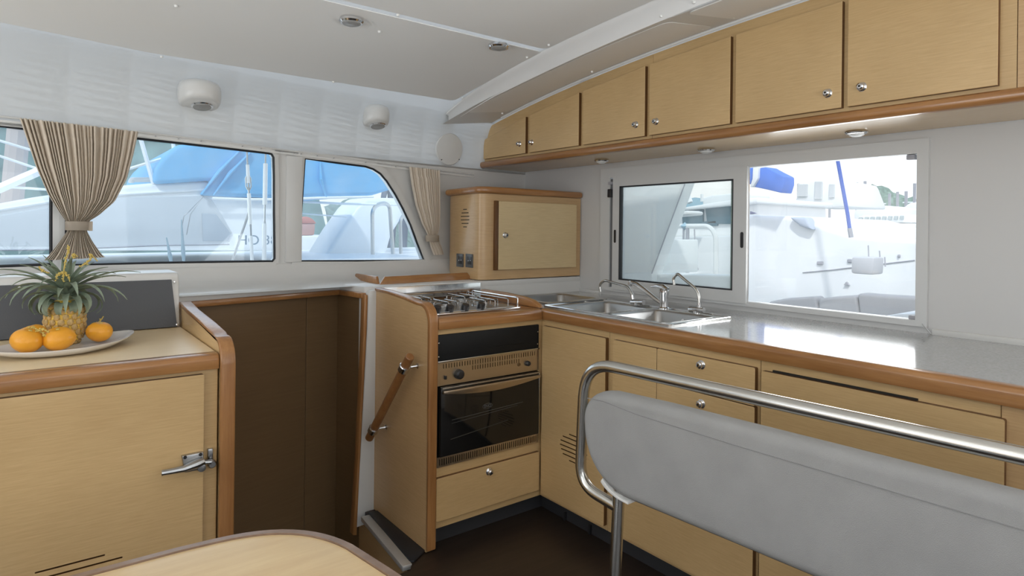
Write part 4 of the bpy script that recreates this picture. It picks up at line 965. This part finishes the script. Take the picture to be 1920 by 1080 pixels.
# ============================================================ CEILING LIGHTS, PODS, SPEAKER
for i, (u, v) in enumerate(((659, 39), (935, 86))):
    p = hitc(u, v, .009); t = thing('ceiling_light', (p.x, p.y, p.z - .02), ['round grey ceiling light nearer the camera, left of the other one', 'round grey ceiling light nearer the white ceiling rib'][i], 'lamp', 'flush ceiling lights')
    link('bezel', lathe([(.043, .004), (.044, -.004), (.039, -.010), (.034, -.010)], p, (0, 0, 1), 32), chrome, t)
    link('lens', lathe([(.0345, -.007), (.032, -.012), (.018, -.017), (0, -.018)], p, (0, 0, 1), 28), grey_lens, t)
def pod(u, v, lb, rx):
    # moulded white bump growing out of the coved ceiling, flat lamp in its underside
    y = yw(at(u, v, 'y', 2.9).x) - .045; p = at(u, v, 'y', y); zb = p.z; x = p.x; zt = gz(y) + .02
    t = thing('pod_lamp', (x, y, zb), lb, 'lamp', 'moulded lamp pods over the port windows')
    hh = zt - zb; b = bmesh.new(); rows = []
    for (k, z) in ((.0, 0), (.80, 0), (.90, .004), (.96, .012), (1.0, .035), (1.0, .062), (.96, .078), (.85, .092), (.6, .102), (0, .106)):
        rows.append([b.verts.new((x + rx * k * math.cos(q), y + rx * .95 * k * math.sin(q), zb + z - .27 * rx * k * math.sin(q) * (1 - z / .106))) for q in [2 * math.pi * i / 36 for i in range(36)]])
    for A_, B_ in zip(rows, rows[1:]):
        for i in range(36): b.faces.new((A_[i], A_[(i + 1) % 36], B_[(i + 1) % 36], B_[i]))
    bmesh.ops.remove_doubles(b, verts=b.verts, dist=1e-5); bmesh.ops.recalc_face_normals(b, faces=b.faces)
    link('housing', b, gel, t, smooth=60)
    c = (x + .01, y, zb); pa_ = (0, .27, 1)
    link('bezel', lathe([(.042, .002), (.043, -.003), (.039, -.006), (.036, -.006)], c, pa_, 32), chrome, t)
    link('lens', lathe([(.0365, -.003), (.034, -.008), (.018, -.012), (0, -.013)], c, pa_, 28), grey_lens, t)
pod(374, 198, 'white moulded lamp pod on the left, above the window with blue canvas', .083)
pod(705, 235, 'white moulded lamp pod on the right, near the round speaker', .068)
spk = atw(840, 280, .0)
s_ = thing('speaker', spk, 'round white speaker grille on the cabin side above the narrow curtain', 'speaker')
ax_ = Vector((.05, -1, -.12)).normalized(); sc0 = spk + Vector((0, -.006, 0))
link('grille', lathe([(.092, -.03), (.092, .006), (.088, .012), (.05, .016), (0, .018)], sc0, ax_, 40), grille_m, s_)
for q in (50, 140, 230, 320):
    c = sc0 + Vector((math.cos(math.radians(q)) * .083, 0, math.sin(math.radians(q)) * .083)) + ax_ * .012; link('screw', lathe([(0, .003), (.003, .002), (.003, 0)], c, ax_, 8), black_pl, s_)
# wooden fiddle strips on the ledge
def strip_on(u0, v0, u1, v1, h, lb):
    A_, B_ = at(u0, v0, 'z', LZ + .002), at(u1, v1, 'z', LZ + .002); d_ = (B_ - A_); L_ = d_.length; d_.normalize(); nn = Vector((-d_.y, d_.x, 0))
    if nn.y < 0: nn = -nn
    b = bmesh.new(); vs = []
    for off in (0, .012):
        for (s, z) in ((0, 0), (L_, 0), (L_ - .03, h), (.03, h)): 
            q = A_ + d_ * s + nn * (off + (0.006 if z else 0)); vs.append(b.verts.new((q.x, q.y, LZ + z)))
    for f in ((0, 1, 2, 3), (7, 6, 5, 4), (0, 4, 5, 1), (1, 5, 6, 2), (2, 6, 7, 3), (3, 7, 4, 0)): b.faces.new([vs[i] for i in f])
    bmesh.ops.recalc_face_normals(b, faces=b.faces); bevel(b, .002, 2); tag(link('fiddle_rail', b, teak_x), lb, 'rail', 'fiddle rails on the white ledge')
strip_on(713, 533, 886, 523, .036, 'long low wooden fiddle rail on the ledge above the splash plate')
strip_on(660, 524, 708, 532, .034, 'short low wooden fiddle rail on the ledge at the corner of the stair opening')

# ============================================================ FOREGROUND TABLE
TT = .70
cs3 = [(-.60, 1.19), (-.2, 1.19), (.20, 1.185)]
arcp = bez((.26, 1.180), (.405, 1.165), (.442, 1.02), 12)
tp = [(-.9, .2), (-.9, 1.19)] + cs3[1:] + arcp + [(.462, .90), (.49, .70), (.50, .2)]
tb = thing('saloon_table', (-.2, .7, 0), 'light wooden table with a darker rounded rim in the bottom foreground', 'table')
link('tabletop', prism(offset_poly(tp, -.014), 'z', TT - .028, TT), table_wood, tb, smooth=0)
link('rim', plate(tp, [offset_poly(tp, -.013)], 'z', TT - .032, TT + .003), rim_wood, tb, smooth=0)
link('leg', lathe([(.16, 0), (.16, .01), (.04, .02), (.035, .64), (.10, .668)], (-.2, .7, 0), (0, 0, 1), 24), satin, tb)

# ============================================================ SEAT WITH STEEL RAIL AND GREY BACK CUSHION
se = thing('bench_backrest', (1.13, .6, 0), 'grey padded bench backrest in a bent steel tube frame, right foreground', 'seat')
def xr(y): return 1.187 - .062 * y
def R_(y, z): return Vector((xr(y), y, z))
rail = fillet([R_(-.35, .925), R_(1.145, .918), R_(1.158, .60), R_(1.035, .585)], .095, 10)
link('rail', tube(rail, .0142, 18), satin, se)
link('leg', tube([R_(1.032, .635), R_(1.032, .60), R_(1.045, .30), R_(1.06, .003)], .0145, 16, radii=[.0145] * 4), satin, se)
link('leg', tube([R_(-.30, .635), R_(-.30, .60), R_(-.30, .30), R_(-.30, .003)], .0145, 16), satin, se)
link('cross_tube', tube([R_(1.032, .628), R_(-.30, .628)], .011, 12), satin, se)
cl = [( -.35, .622)] + [(.95, .622)] + bez((1.00, .622), (1.105, .64), (1.128, .74), 8) + bez((1.132, .78), (1.128, .852), (1.045, .862), 8) + [(.9, .866), (-.35, .872)]
b = prism(cl, 'x', -.028, .028); bevel(b, .024, 5, 60)
for v in b.verts: v.co.x += xr(v.co.y) + .012 * (v.co.z - .74)
cu3 = link('cushion', b, cloth, se, smooth=50)
seam = [(-.3, .822), (.3, .8225), (.7, .824), (.95, .829), (1.06, .838), (1.11, .835)]
link('seam', tube([Vector((xr(y) - .0282 + .012 * (z - .74), y, z)) for y, z in seam], .0011, 5), cloth_seam, cu3)
link('end_bracket', prism(bez((1.075, .637), (1.05, .612), (.985, .612), 8) + bez((.985, .618), (1.045, .619), (1.068, .648), 8), 'x', xr(1.03) - .02, xr(1.03) + .02, .002, 2), white_pl, se)

# ============================================================ OUTSIDE
tag(link('sea', box(-60, 160, -60, 160, -1.6, -1.5), water_m, kind=None, smooth=0), 'calm harbour water around the boats', 'water', kind='stuff')
# hills
def hill(x0, x1, y0, y1, h, name, lb, m=hill_m, seed=1, n=40):
    rnd = random.Random(seed); b = bmesh.new(); rows = []
    for j in range(8):
        row = []
        for i in range(n + 1):
            s = i / n; t = j / 7; z = -1.6 + (h * (.75 + .25 * math.sin(s * 7 + seed)) + 1.6 + rnd.uniform(-.06, .06) * h) * math.sin(t * math.pi * .5)
            row.append(b.verts.new((x0 + (x1 - x0) * s + (rnd.uniform(-.3, .3) * h * .1), y0 + (y1 - y0) * s, z)))
        rows.append(row)
    return b, rows
def ridge(A_, B_, dirv, dep, h, lb, m, seed, n=60, name='wooded_hill', amp=.12):
    rnd = random.Random(seed); b = bmesh.new(); rows = []; A_ = Vector(A_); B_ = Vector(B_); dirv = Vector(dirv)
    for j in range(7):
        t = j / 6
        rows.append([b.verts.new(A_.lerp(B_, i / n) + dirv * dep * t + Vector((0, 0, h * math.sin(t * math.pi / 2) * (.8 + amp * math.sin(i * .35 + seed) + amp * .8 * rnd.random())))) for i in range(n + 1)])
    for P_, Q_ in zip(rows, rows[1:]):
        for i in range(n): b.faces.new((P_[i], P_[i + 1], Q_[i + 1], Q_[i]))
    bmesh.ops.recalc_face_normals(b, faces=b.faces)
    return tag(link(name, b, m, smooth=60), lb, 'hill')
ridge((-30, 40, -1.5), (16, 40, -1.5), (0, 1, 0), 10, 12, 'teal-green wooded hill beyond the neighbouring yacht, through the left windows', hill_m, 3)
ridge((16.5, 42, -1.5), (50, 60, -1.5), (.3, 1, 0), 10, 6.0, 'low wooded shore seen through the curved window', tree_m, 5)
ridge((110, -20, -1.5), (100, 45, -1.5), (1, 0, 0), 8, 11, 'pale green tree line far beyond the open sink window', tree_m, 8, 90, 'tree_line')
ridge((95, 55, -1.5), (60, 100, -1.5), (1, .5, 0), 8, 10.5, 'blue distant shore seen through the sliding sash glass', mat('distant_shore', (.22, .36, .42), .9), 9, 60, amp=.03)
# neighbouring yacht (port side)
NY = 5.2
def ny(lst, Y=NY): return [(at(u, v, 'y', Y).x, at(u, v, 'y', Y).z) for u, v in lst]
nb = thing('neighbour_yacht', (1.5, 6.2, -1.3), 'white yacht with blue canvas moored close alongside the port windows', 'boat')
link('hull', prism([(-3, .15), (5.2, .20), (5.6, 1.02), (3.3, .97), (-3, .93)] , 'y', NY - .5, NY + 2.6, .05, 3), hull_white, nb)
link('lower_hull', prism([(-2.8, -1.5), (4.9, -1.5), (5.2, .20), (-3, .15)], 'y', NY - .45, NY + 2.5, .05, 3), hull_white, nb)
roof = ny([(-160, 415), (-60, 392), (60, 370), (200, 350), (300, 342), (392, 339), (398, 360), (480, 372), (530, 378), (552, 420), (560, 470), (-160, 470)])
link('coachroof', prism(roof, 'y', NY, NY + 1.9, .03, 3), hull_white, nb)
gw = ny([(-120, 425), (0, 404), (95, 388), (240, 370), (378, 367), (396, 374), (418, 408), (436, 440), (430, 453), (410, 459), (230, 462), (60, 462), (-120, 460)])
link('cabin_window', prism(gw, 'y', NY - .02, NY + .002, .008, 2), hull_shade, nb)
link('cabin_window_inset', prism(ny([(378, 400), (405, 402), (434, 440), (428, 452), (380, 452)], NY - .022), 'y', NY - .03, NY - .0205, .004, 2), mat('inset_window', (.36, .41, .46), .2), nb)
link('roof_line', tube([at(u, v, 'y', NY - .005) for u, v in ((-100, 412), (0, 393), (95, 378), (200, 366), (300, 360), (390, 355))], .012, 6), hull_white, nb)
link('grab_rail', tube(fillet([at(u, v, 'y', NY + .1) for u, v in ((246, 343), (246, 337), (300, 337), (386, 331), (387, 340))], .02, 3), .018, 8), mat('dull_rail', (.55, .56, .55), .5), nb)
can = ny([(288, 345), (290, 318), (305, 296), (330, 272), (420, 262), (560, 262), (690, 285), (740, 330), (745, 352), (700, 366), (600, 368), (520, 371), (375, 366), (398, 338)], NY - .06)
b = prism(can, 'y', NY - .06, NY + 1.7, .10, 5); link('sprayhood', b, blue_can, nb, label='blue canvas sprayhood')
for (ua, va, ub, vb) in ((452, 280, 378, 364), (470, 285, 400, 366), (600, 300, 612, 372)): link('fold', tube([at(ua, va, 'y', NY - .075), at((ua + ub) / 2 - 5, (va + vb) / 2, 'y', NY - .085), at(ub, vb, 'y', NY - .065)], .022, 8, radii=[.01, .03, .012], flat=.5), blue_can, nb)
link('hem', tube([at(u, v, 'y', NY - .07) for u, v in ((398, 372), (460, 374), (520, 374), (600, 371), (700, 369))], .012, 6), hull_white, nb)
link('sheer_line', tube([at(u, v, 'y', NY - .51) for u, v in ((-100, 470), (100, 468), (300, 460), (430, 458))], .006, 6), ltgrey, nb)
txt('registry_letters', 'HO 38', .098, at(483, 451, 'y', NY - .515), (1, 0, .0), (0, 0, 1), letter_m, nb)
for (a_, b_, r_) in (((263, 258), (288, 345), .016), ((324, 262), (333, 362), .014)): link('stay_wire', tube([at(*a_, 'y', NY + .02), at(*b_, 'y', NY + .02)], r_, 6), hull_white, nb)
link('stay_wire', tube([at(240, 317, 'y', NY + .05), at(302, 298, 'y', NY + .05)], .012, 6), hull_white, nb)
for (a_, b_, r_, m_) in (((-20, 258), (60, 282), .010, hull_white), ((-20, 286), (75, 318), .010, hull_white), ((-20, 362), (80, 318), .035, hull_white), ((-20, 348), (95, 356), .010, hull_white)):
    link('standing_rigging', tube([at(*a_, 'y', NY + .4), at(*b_, 'y', NY + .4)], r_, 6), m_, nb)
link('mast', tube([at(38, 210, 'y', NY + .9), at(22, 385, 'y', NY + .9)], .075, 10), mat('dull_pink_mast', (.5, .42, .38), .6), nb)
# pushpit seen through the curved window
pp = nb
def Yp(u, v, Y=6.2): return at(u, v, 'y', Y)
link('pushpit_rail', tube(fillet([Yp(560, 378), Yp(640, 382), Yp(740, 384), Yp(790, 384)], .05, 3), .012, 8), hull_white, pp)
link('pushpit_rail', tube([Yp(560, 400), Yp(650, 407)], .008, 6), hull_white, pp)
link('hoop', tube(fillet([Yp(699, 495), Yp(698, 386), Yp(730, 378), Yp(738, 495)], .18, 6), .022, 8), satin, pp)
link('hoop', tube(fillet([Yp(752, 495), Yp(750, 400), Yp(790, 398)], .15, 6), .02, 8), satin, pp)
# our own shroud turnbuckles just outside
for i, (ut, ub, v0, v1) in enumerate(((463, 473, 283, 498), (498, 495, 290, 498))):
    Y_ = 3.32
    t = thing('turnbuckle', at(ub, v1, 'y', Y_), ['steel rigging turnbuckle outside with a forked shackle, left of its pair', 'steel rigging turnbuckle outside, nearest the window frame'][i], 'rigging', 'shroud turnbuckles outside the window')
    f = lambda k: at(ut + (ub - ut) * k, v0 + (v1 - v0) * k, 'y', Y_)
    link('wire', tube([f(-.3), f(0.12)], .0045, 8), satin, t)
    link('sleeve', tube([f(.08 if i else .12), f(.45 if i else .28)], .0085 if not i else .011, 10), white_pl, t)
    link('screw_rod', tube([f(.28), f(.64)], .005, 8), satin, t); link('barrel', tube([f(.37 if not i else .62), f(.64 if not i else 1.0)], .009 if not i else .011, 10), white_pl, t)
    link('lower_barrel', tube([f(.74), f(1.0)], .009, 10), white_pl, t); link('thread', tube([f(.6), f(.78)], .006, 8), pewter, t)
    if not i:
        for s in (-1, 1): link('fork', tube([f(.21) + Vector((s * .004, 0, 0)), f(.24) + Vector((s * .012, 0, 0)), f(.31) + Vector((s * .012, 0, 0)), f(.34) + Vector((s * .004, 0, 0))], .0035, 8), satin, t)
st_ = thing('stanchion_bar', at(434, 492, 'y', 3.36), 'slanting dark steel bar outside the middle window', 'rigging')
link('bar', tube([at(468, 395, 'y', 3.36), at(434, 494, 'y', 3.36)], .006, 8), pewter, st_)
for i, (a_, b_) in enumerate((((312, 445), (322, 496)), ((340, 412), (345, 496)))):
    t = thing('cleat_line', at(*b_, 'y', 3.5), ['short tapered blue-grey rope end outside the middle window, left one', 'blue-grey rope block with a loop outside the middle window'][i], 'rope')
    A_, B_ = at(*a_, 'y', 3.5), at(*b_, 'y', 3.5); link('rope', tube([A_, A_.lerp(B_, .4), A_.lerp(B_, .7), B_], .005, 8, radii=[.003, .006, .010, .006]), mat('rope_blue_grey', (.25, .36, .42), .7), t)
    if i: link('loop', tube([at(u, v, 'y', 3.5) for u, v in ((341, 425), (345, 405), (354, 397), (382, 368), (357, 402), (350, 440))], .0025, 6), pewter, t)
tag(link('side_deck', box(-.6, 3.2, 3.22, 3.62, .98, 1.062, .01), gel, smooth=0), 'narrow white side deck just outside the port windows', 'deck')
# boats through curved window
fb_ = thing('motor_boat', (6.3, 11, -1.3), 'small motor boat with a red canopy seen through the left edge of the curved window', 'boat')
def far(u, v, Y=11): return at(u, v, 'y', Y)
def fpoly(l_, Y=11): return [(far(u, v, Y).x, far(u, v, Y).z) for u, v in l_]
link('canopy', prism(fpoly([(562, 410), (575, 405), (588, 410), (596, 420), (562, 420)]), 'y', 11, 12.4, .05, 2), red_m, fb_)
link('cabin', prism(fpoly([(560, 420), (592, 420), (590, 441), (560, 442)]), 'y', 11, 12.4, .03, 2), mat('faded_red_cabin', (.5, .25, .2), .6), fb_)
link('hull', prism(tosea(fpoly([(555, 442), (625, 441), (616, 480), (555, 482)])), 'y', 10.8, 12.8, .05, 2), hull_white, fb_)
link('stern_moulding', prism(fpoly([(600, 496), (640, 430), (670, 388), (690, 370), (765, 372), (760, 400), (735, 440), (720, 496)], 6.6), 'y', 6.6, 7.2, .05, 3), hull_white, nb)
pe = thing('person', (6.0, 10, .6), 'small blurred standing person in dark grey clothes beyond the curved window', 'person')
pu = lambda u, v: at(u, v, 'y', 9.0)
cskin = mat('skin_tone', (.5, .3, .22), .6); cclo = mat('dark_grey_clothes', (.12, .14, .18), .8)
def body_skin():
    h0 = pu(745, 470); hgt = 1.75; x, y, z = h0.x, h0.y, h0.z - .35
    P_ = [(0, 0, .95, .14), (0, 0, 1.2, .13), (0, 0, 1.42, .15), (0, 0, 1.52, .055), (-.2, 0, 1.42, .06), (-.26, 0, 1.15, .045), (-.22, -.12, .95, .035), (.2, 0, 1.42, .06), (.26, 0, 1.15, .045), (.24, -.1, .93, .035), (-.1, 0, .88, .09), (-.11, 0, .5, .065), (-.11, 0, .08, .045), (-.11, -.12, .04, .035), (.1, 0, .88, .09), (.11, 0, .5, .065), (.11, 0, .08, .045), (.11, -.12, .04, .035)]
    E_ = [(0, 1), (1, 2), (2, 3), (2, 4), (4, 5), (5, 6), (2, 7), (7, 8), (8, 9), (0, 10), (10, 11), (11, 12), (12, 13), (0, 14), (14, 15), (15, 16), (16, 17)]
    me = bpy.data.meshes.new('body'); me.from_pydata([(x + a_, y + b_, z + c_) for a_, b_, c_, _ in P_], E_, []); o = bpy.data.objects.new('tmp', me); C.objects.link(o)
    m_ = o.modifiers.new('s', 'SKIN'); o.modifiers.new('ss', 'SUBSURF').levels = 1
    for sv, q in zip(me.skin_vertices[0].data, P_): sv.radius = (q[3], q[3])
    me.skin_vertices[0].data[0].use_root = True
    dg = bpy.context.evaluated_depsgraph_get(); dg.update(); m2 = bpy.data.meshes.new_from_object(o.evaluated_get(dg)); b = bmesh.new(); b.from_mesh(m2); bpy.data.objects.remove(o)
    return b, Vector((x, y, z))
bb_, po = body_skin(); tag(link('pontoon', box(po.x - 3, po.x + 4, po.y - .8, po.y + 1.2, -1.5, po.z - .003), ltgrey, smooth=0), 'grey pontoon the blurred person stands on', 'pontoon'); link('body', bb_, cclo, pe, smooth=60)
link('head', lathe([(0, -.12), (.05, -.11), (.075, -.04), (.08, .02), (.06, .09), (0, .115)], po + Vector((0, -.02, 1.66)), (0, 0, 1), 14), cskin, pe)
link('hair', lathe([(.083, -.01), (.088, .03), (.066, .10), (0, .125)], po + Vector((0, .005, 1.665)), (0, 0, 1), 14), black_pl, pe)

tag(link('cockpit_bench', box(3.64, 3.88, .9, 2.5, 0, .630, .01), hull_white, smooth=0), 'white cockpit bench below the grey back cushions', 'bench')
tag(link('cockpit_sole', box(2.545, 4.6, .4, 4.0, -.03, 0), hull_white, smooth=0), 'white cockpit floor outside the aft window', 'deck')
# --- cockpit just outside the aft window
cb = thing('cockpit_bulkhead', (2.9, 2.6, .3), 'sloping white cockpit bulkhead just outside the sliding sash', 'bulkhead')
def xp(lst, X): return [(at(u, v, 'x', X).y, at(u, v, 'x', X).z) for u, v in lst]
pale_b = mat('pale_moulding', (.93, .945, .93), .5)
link('sloping_panel', prism(tosea(xp([(1100, 300), (1291, 300), (1284, 340), (1222, 514), (1222, 720), (1100, 720)], 2.95), .0), 'x', 2.95, 3.05, .008, 2), pale_b, cb)
link('lower_box', prism(xp([(1200, 449), (1257, 449), (1257, 512), (1200, 516)], 3.3), 'x', 3.3, 3.6, .01, 2), pale_b, cb)
link('coaming', prism(tosea(xp([(1140, 512), (1376, 516), (1376, 700), (1140, 700)], 3.0), .0), 'x', 3.0, 3.14, .015, 3), pale_b, cb)
link('edge_strip', tube([at(1284, 345, 'x', 2.945), at(1222, 513, 'x', 2.945)], .004, 6), ltgrey, cb)
cl_ = 'light grey cockpit seat-back cushion outside the open window, '
ctop = [[(1440, 566), (1470, 560), (1528, 556), (1537, 590), (1536, 620), (1430, 612)], [(1533, 560), (1560, 557), (1604, 554), (1612, 590), (1612, 632), (1537, 624)], [(1607, 550), (1640, 553), (1740, 559), (1745, 600), (1745, 650), (1615, 636)]]
for i, pl in enumerate(ctop):
    X_ = 3.75; t = prism(xp(pl, X_), 'x', X_, X_ + .12, .018, 4); tag(link('cockpit_cushion', t, cush_out, smooth=60), cl_ + ['leftmost', 'the middle one', 'rightmost and widest'][i], 'cushion', 'cockpit cushions outside')
ck = tag(link('cockpit_moulding', prism(tosea(xp([(1400, 582), (1760, 592), (1760, 760), (1400, 740)], 3.9), .0), 'x', 3.9, 4.1, .02, 3), hull_white), 'white cockpit coaming carrying the grey seat cushions', 'coaming')
ct2 = tag(link('cockpit_table', prism(tosea(xp([(1655, 593), (1690, 587), (1760, 584), (1760, 740), (1640, 740)], 3.3), .0), 'x', 3.25, 3.6, .01, 2), hull_white), 'white cockpit table corner low in the open window', 'table')
rg = thing('cockpit_rail', (3.6, 2.9, .7), 'white tubular guard rail outside the sliding sash', 'rail')
XQ = 3.9
RQ = lambda u, v: at(u, v, 'x', XQ)
link('rail_tube', tube(fillet([RQ(1252, 450), RQ(1257, 424), RQ(1330, 424), RQ(1342, 440), RQ(1342, 516)], .10, 5), .018, 8), white_pl, rg)
link('post', tube([RQ(1289, 426), RQ(1289, 512)], .014, 8), ltgrey, rg); link('post', tube([RQ(1282, 426), RQ(1280, 508)], .008, 8), ltgrey, rg)
link('line', tube([RQ(1302, 430), RQ(1304, 490), RQ(1309, 506)], .005, 6), ltgrey, rg)
link('knot', lathe([(0, -.03), (.035, 0), (0, .03)], RQ(1284, 424), (0, 0, 1), 10), mat('pale_blue_rope', (.35, .52, .6), .7), rg)
# neighbour catamaran in the sash
cat = thing('catamaran', (11, 7.5, -1.3), 'white catamaran with blue tinted windows seen through the sliding sash glass', 'boat')
XK = 10
def kp_(l_, X=XK): return xp(l_, X)
link('bridge_deck', prism(tosea(kp_([(1230, 445), (1420, 440), (1420, 540), (1230, 540)])), 'x', XK, XK + 4, .05, 2), hull_white, cat)
link('cabin', prism(kp_([(1255, 400), (1275, 392), (1330, 384), (1420, 378), (1420, 446), (1250, 446)], XK + .4), 'x', XK + .4, XK + 3, .08, 3), hull_white, cat)
for pl in ([(1262, 398), (1268, 396), (1269, 415), (1262, 419)], [(1279, 396), (1318, 392), (1318, 420), (1280, 420)], [(1323, 390), (1340, 384), (1369, 384), (1372, 420), (1326, 420)], [(1300, 418), (1345, 412), (1345, 424), (1300, 424)]):
    link('window', prism(kp_(pl, XK + .36), 'x', XK + .34, XK + .42, .02, 2), tint_win, cat)
link('window', prism(kp_([(1262, 470), (1268, 470), (1268, 484), (1262, 487)], XK - .02), 'x', XK - .03, XK + .01, .01, 1), tint_win, cat)
link('dinghy', prism(kp_([(1278, 402), (1312, 396), (1320, 398), (1318, 404), (1280, 407)], XK - .3), 'x', XK - .7, XK - .3, .04, 3), white_pl, cat)
link('roof', prism(kp_([(1262, 392), (1300, 386), (1350, 378), (1420, 370), (1420, 380), (1264, 396)], XK + .2), 'x', XK + .2, XK + 3, .05, 2), hull_white, cat)
hx_ = thing('sailing_yacht', (28, 20, -1.3), 'distant white yacht with a mast above the catamaran roof', 'boat')
link('hull', prism(tosea(kp_([(1316, 371), (1335, 366), (1380, 362), (1380, 500), (1325, 500)], 26)), 'x', 26, 29, .1, 2), hull_white, hx_)
link('mast', tube([at(1316, 364, 'x', 26), at(1316, 378, 'x', 26)], .08, 6), hull_white, hx_); link('boom', tube([at(1288, 366, 'x', 26), at(1294, 380, 'x', 26)], .15, 6), hull_white, hx_)
# --- big white hull and yachts through the open pane
XH = 9.0
bh = thing('moored_catamaran', (10.5, 3.5, -1.4), 'large white hull with square portholes, blue sail cover and blue-sleeved pole in the open window', 'boat')
link('hull', prism(tosea(kp_([(1380, 402), (1478, 405), (1492, 408), (1600, 440), (1800, 452), (1800, 640), (1380, 640)], XH)), 'x', XH, XH + 3.5, .08, 3), hull_white, bh)
link('bow_flare', prism(kp_([(1479, 407), (1513, 407), (1524, 432), (1500, 424)], XH - .1), 'x', XH - .12, XH + .1, .04, 3), mat('blue_grey_shade_paint', (.52, .58, .68), .5), bh)  # blue-grey colour put in as the shading of the bow overhang
for (u, v, wx, hy) in ((1537, 493, 11, 7), (1593, 489, 9, 7), (1685, 480, 5, 6), (1721, 478, 5, 46), (1720, 430, 4, 10)):
    link('porthole', prism(kp_([(u - wx / 2, v - hy / 2), (u + wx / 2, v - hy / 2), (u + wx / 2, v + hy / 2), (u - wx / 2, v + hy / 2)], XH - .02), 'x', XH - .03, XH + .01, .01, 1), ltgrey, bh)
link('rub_line', tube([at(u, v, 'x', XH - .01) for u, v in ((1505, 511), (1560, 506), (1618, 499), (1715, 488))], .008, 5), ltgrey, bh)
link('cleat', prism(kp_([(1583, 534), (1588, 528), (1593, 535)], XH - .02), 'x', XH - .04, XH + .01), ltgrey, bh)
link('small_window', prism(kp_([(1407, 396), (1418, 400), (1407, 402)], XH - .02), 'x', XH - .03, XH + .01), mat('violet_window', (.2, .2, .35), .4), bh)
sf = tag(link('storage_crate', prism(kp_([(1616, 481), (1659, 482), (1657, 514), (1615, 511)], XH - .6), 'x', XH - .9, XH - .6, .03, 2), mat('pale_grey_canvas_box', (.58, .58, .60), .8)), 'pale grey square bag hung on lines against the white hull', 'bag')
for i, (u, v0, v1) in enumerate(((1628, 460, 481), (1649, 470, 482), (1659, 482, 500))): link('line', tube([at(u, v0, 'x', XH - .75), at(u + 1, v1, 'x', XH - .75)], .008, 5), ltgrey, sf)
pl_ = bh
link('blue_pole', tube([at(1562, 255, 'x', 8.2), at(1589, 400, 'x', 8.2), at(1593, 428, 'x', 8.2)], .024, 8), blue_pole, pl_)
link('pole_foot', tube([at(1593, 428, 'x', 8.2), at(1596, 445, 'x', 8.2)], .03, 8), ltgrey, pl_)
sv = bh
link('sail_cover', prism(kp_([(1421, 315), (1436, 313), (1450, 321), (1470, 331), (1470, 345), (1465, 362), (1440, 356), (1412, 350), (1421, 335)], 8.6), 'x', 8.6, 8.9, .02, 2), blue_sail, sv)
link('cover_end', prism(kp_([(1400, 312), (1411, 315), (1410, 335), (1406, 345), (1400, 345)], 8.6), 'x', 8.6, 9.1, .03, 2), blue_sail, sv)
link('white_band', prism(kp_([(1411, 312), (1422, 313), (1421, 335), (1412, 350), (1405, 351), (1410, 335)], 8.55), 'x', 8.55, 9.15, .02, 2), hull_white, sv)
lbl = ['white flybridge motor yacht with arched windscreens left of the blue pole', 'white motor yacht with a row of cabin windows right of the blue pole', 'white yacht at the right end of the far pontoon, part cut off by the frame', 'long low white yacht with a row of dark windows right above the big hull']
specs = [([(1484, 388), (1505, 340), (1535, 334), (1570, 340), (1588, 388)], 17, [(1505, 345, 18, 24), (1535, 340, 14, 34), (1560, 345, 10, 26)]),
         ([(1600, 396), (1612, 386), (1640, 384), (1668, 388), (1676, 425), (1600, 425)], 22.5, [(1612 + i * 13, 410, 8, 6) for i in range(4)]),
         ([(1690, 392), (1705, 380), (1760, 378), (1760, 410), (1690, 412)], 27, [(1692 + i * 9, 391, 5, 5) for i in range(6)]),
         ([(1604, 420), (1608, 404), (1690, 400), (1712, 418)], 13.2, [(1614 + i * 11, 407 - i * .4, 7, 8) for i in range(8)])]
for i, (pl, X_, wn) in enumerate(specs):
    t = thing('motor_yacht', at(pl[0][0], 440, 'x', X_), lbl[i], 'boat', 'yachts on the far pontoon')
    link('superstructure', prism(kp_(pl, X_), 'x', X_, X_ + 2.5, .08, 2), hull_white, t)
    u0, u1 = min(q[0] for q in pl) - 6, max(q[0] for q in pl) + 3
    hv = 419 if i == 3 else 424; hp_ = kp_([(u0, hv), (u1, hv)], X_ - .3); hp_ += [(hp_[1][0] + .2, -1.5), (hp_[0][0] - .8, -1.5)]
    link('hull', prism(hp_, 'x', X_ - .3, X_ + 3, .1, 2), hull_white, t)
    for (u, v, wx, hy) in wn: link('window', prism(kp_([(u - wx / 2, v), (u + wx / 2, v), (u + wx / 2 - 1, v + hy), (u - wx / 2 - 1, v + hy)], X_ - .03), 'x', X_ - .05, X_ + .01, .01, 1), mat('far_window_%d' % i, (.42, .47, .47) if i else (.66, .68, .69), .4), t)
rnd = random.Random(4)
ms = [1497, 1530, 1556, 1607, 1622, 1641, 1668, 1683, 1699, 1715]
pos_ = ['leftmost mast in the open window, over the big white hull', 'second mast from the left in the open window', 'mast just left of the blue pole in the open window', 'first mast to the right of the blue pole', 'second mast to the right of the blue pole', 'third mast to the right of the blue pole', 'middle mast of the group between pole and right window jamb', 'fourth mast in from the right window jamb', 'second mast in from the right window jamb', 'mast closest to the right window jamb']
for i, u in enumerate(ms):
    X_ = 32 + (i % 4) * 1.3; v0 = rnd.uniform(338, 365); top_ = at(u, v0, 'x', X_)
    t = thing('mast', (top_.x, top_.y, -1.5), 'thin white ' + pos_[i], 'mast', 'masts on the far pontoon')
    link('spar', tube([Vector((top_.x, top_.y, -1.5)), top_], .07, 6), ltgrey, t)
    link('spreader', tube([top_ + Vector((0, -.5, -.9)), top_ + Vector((0, .5, -.9))], .035, 5), hull_white, t)
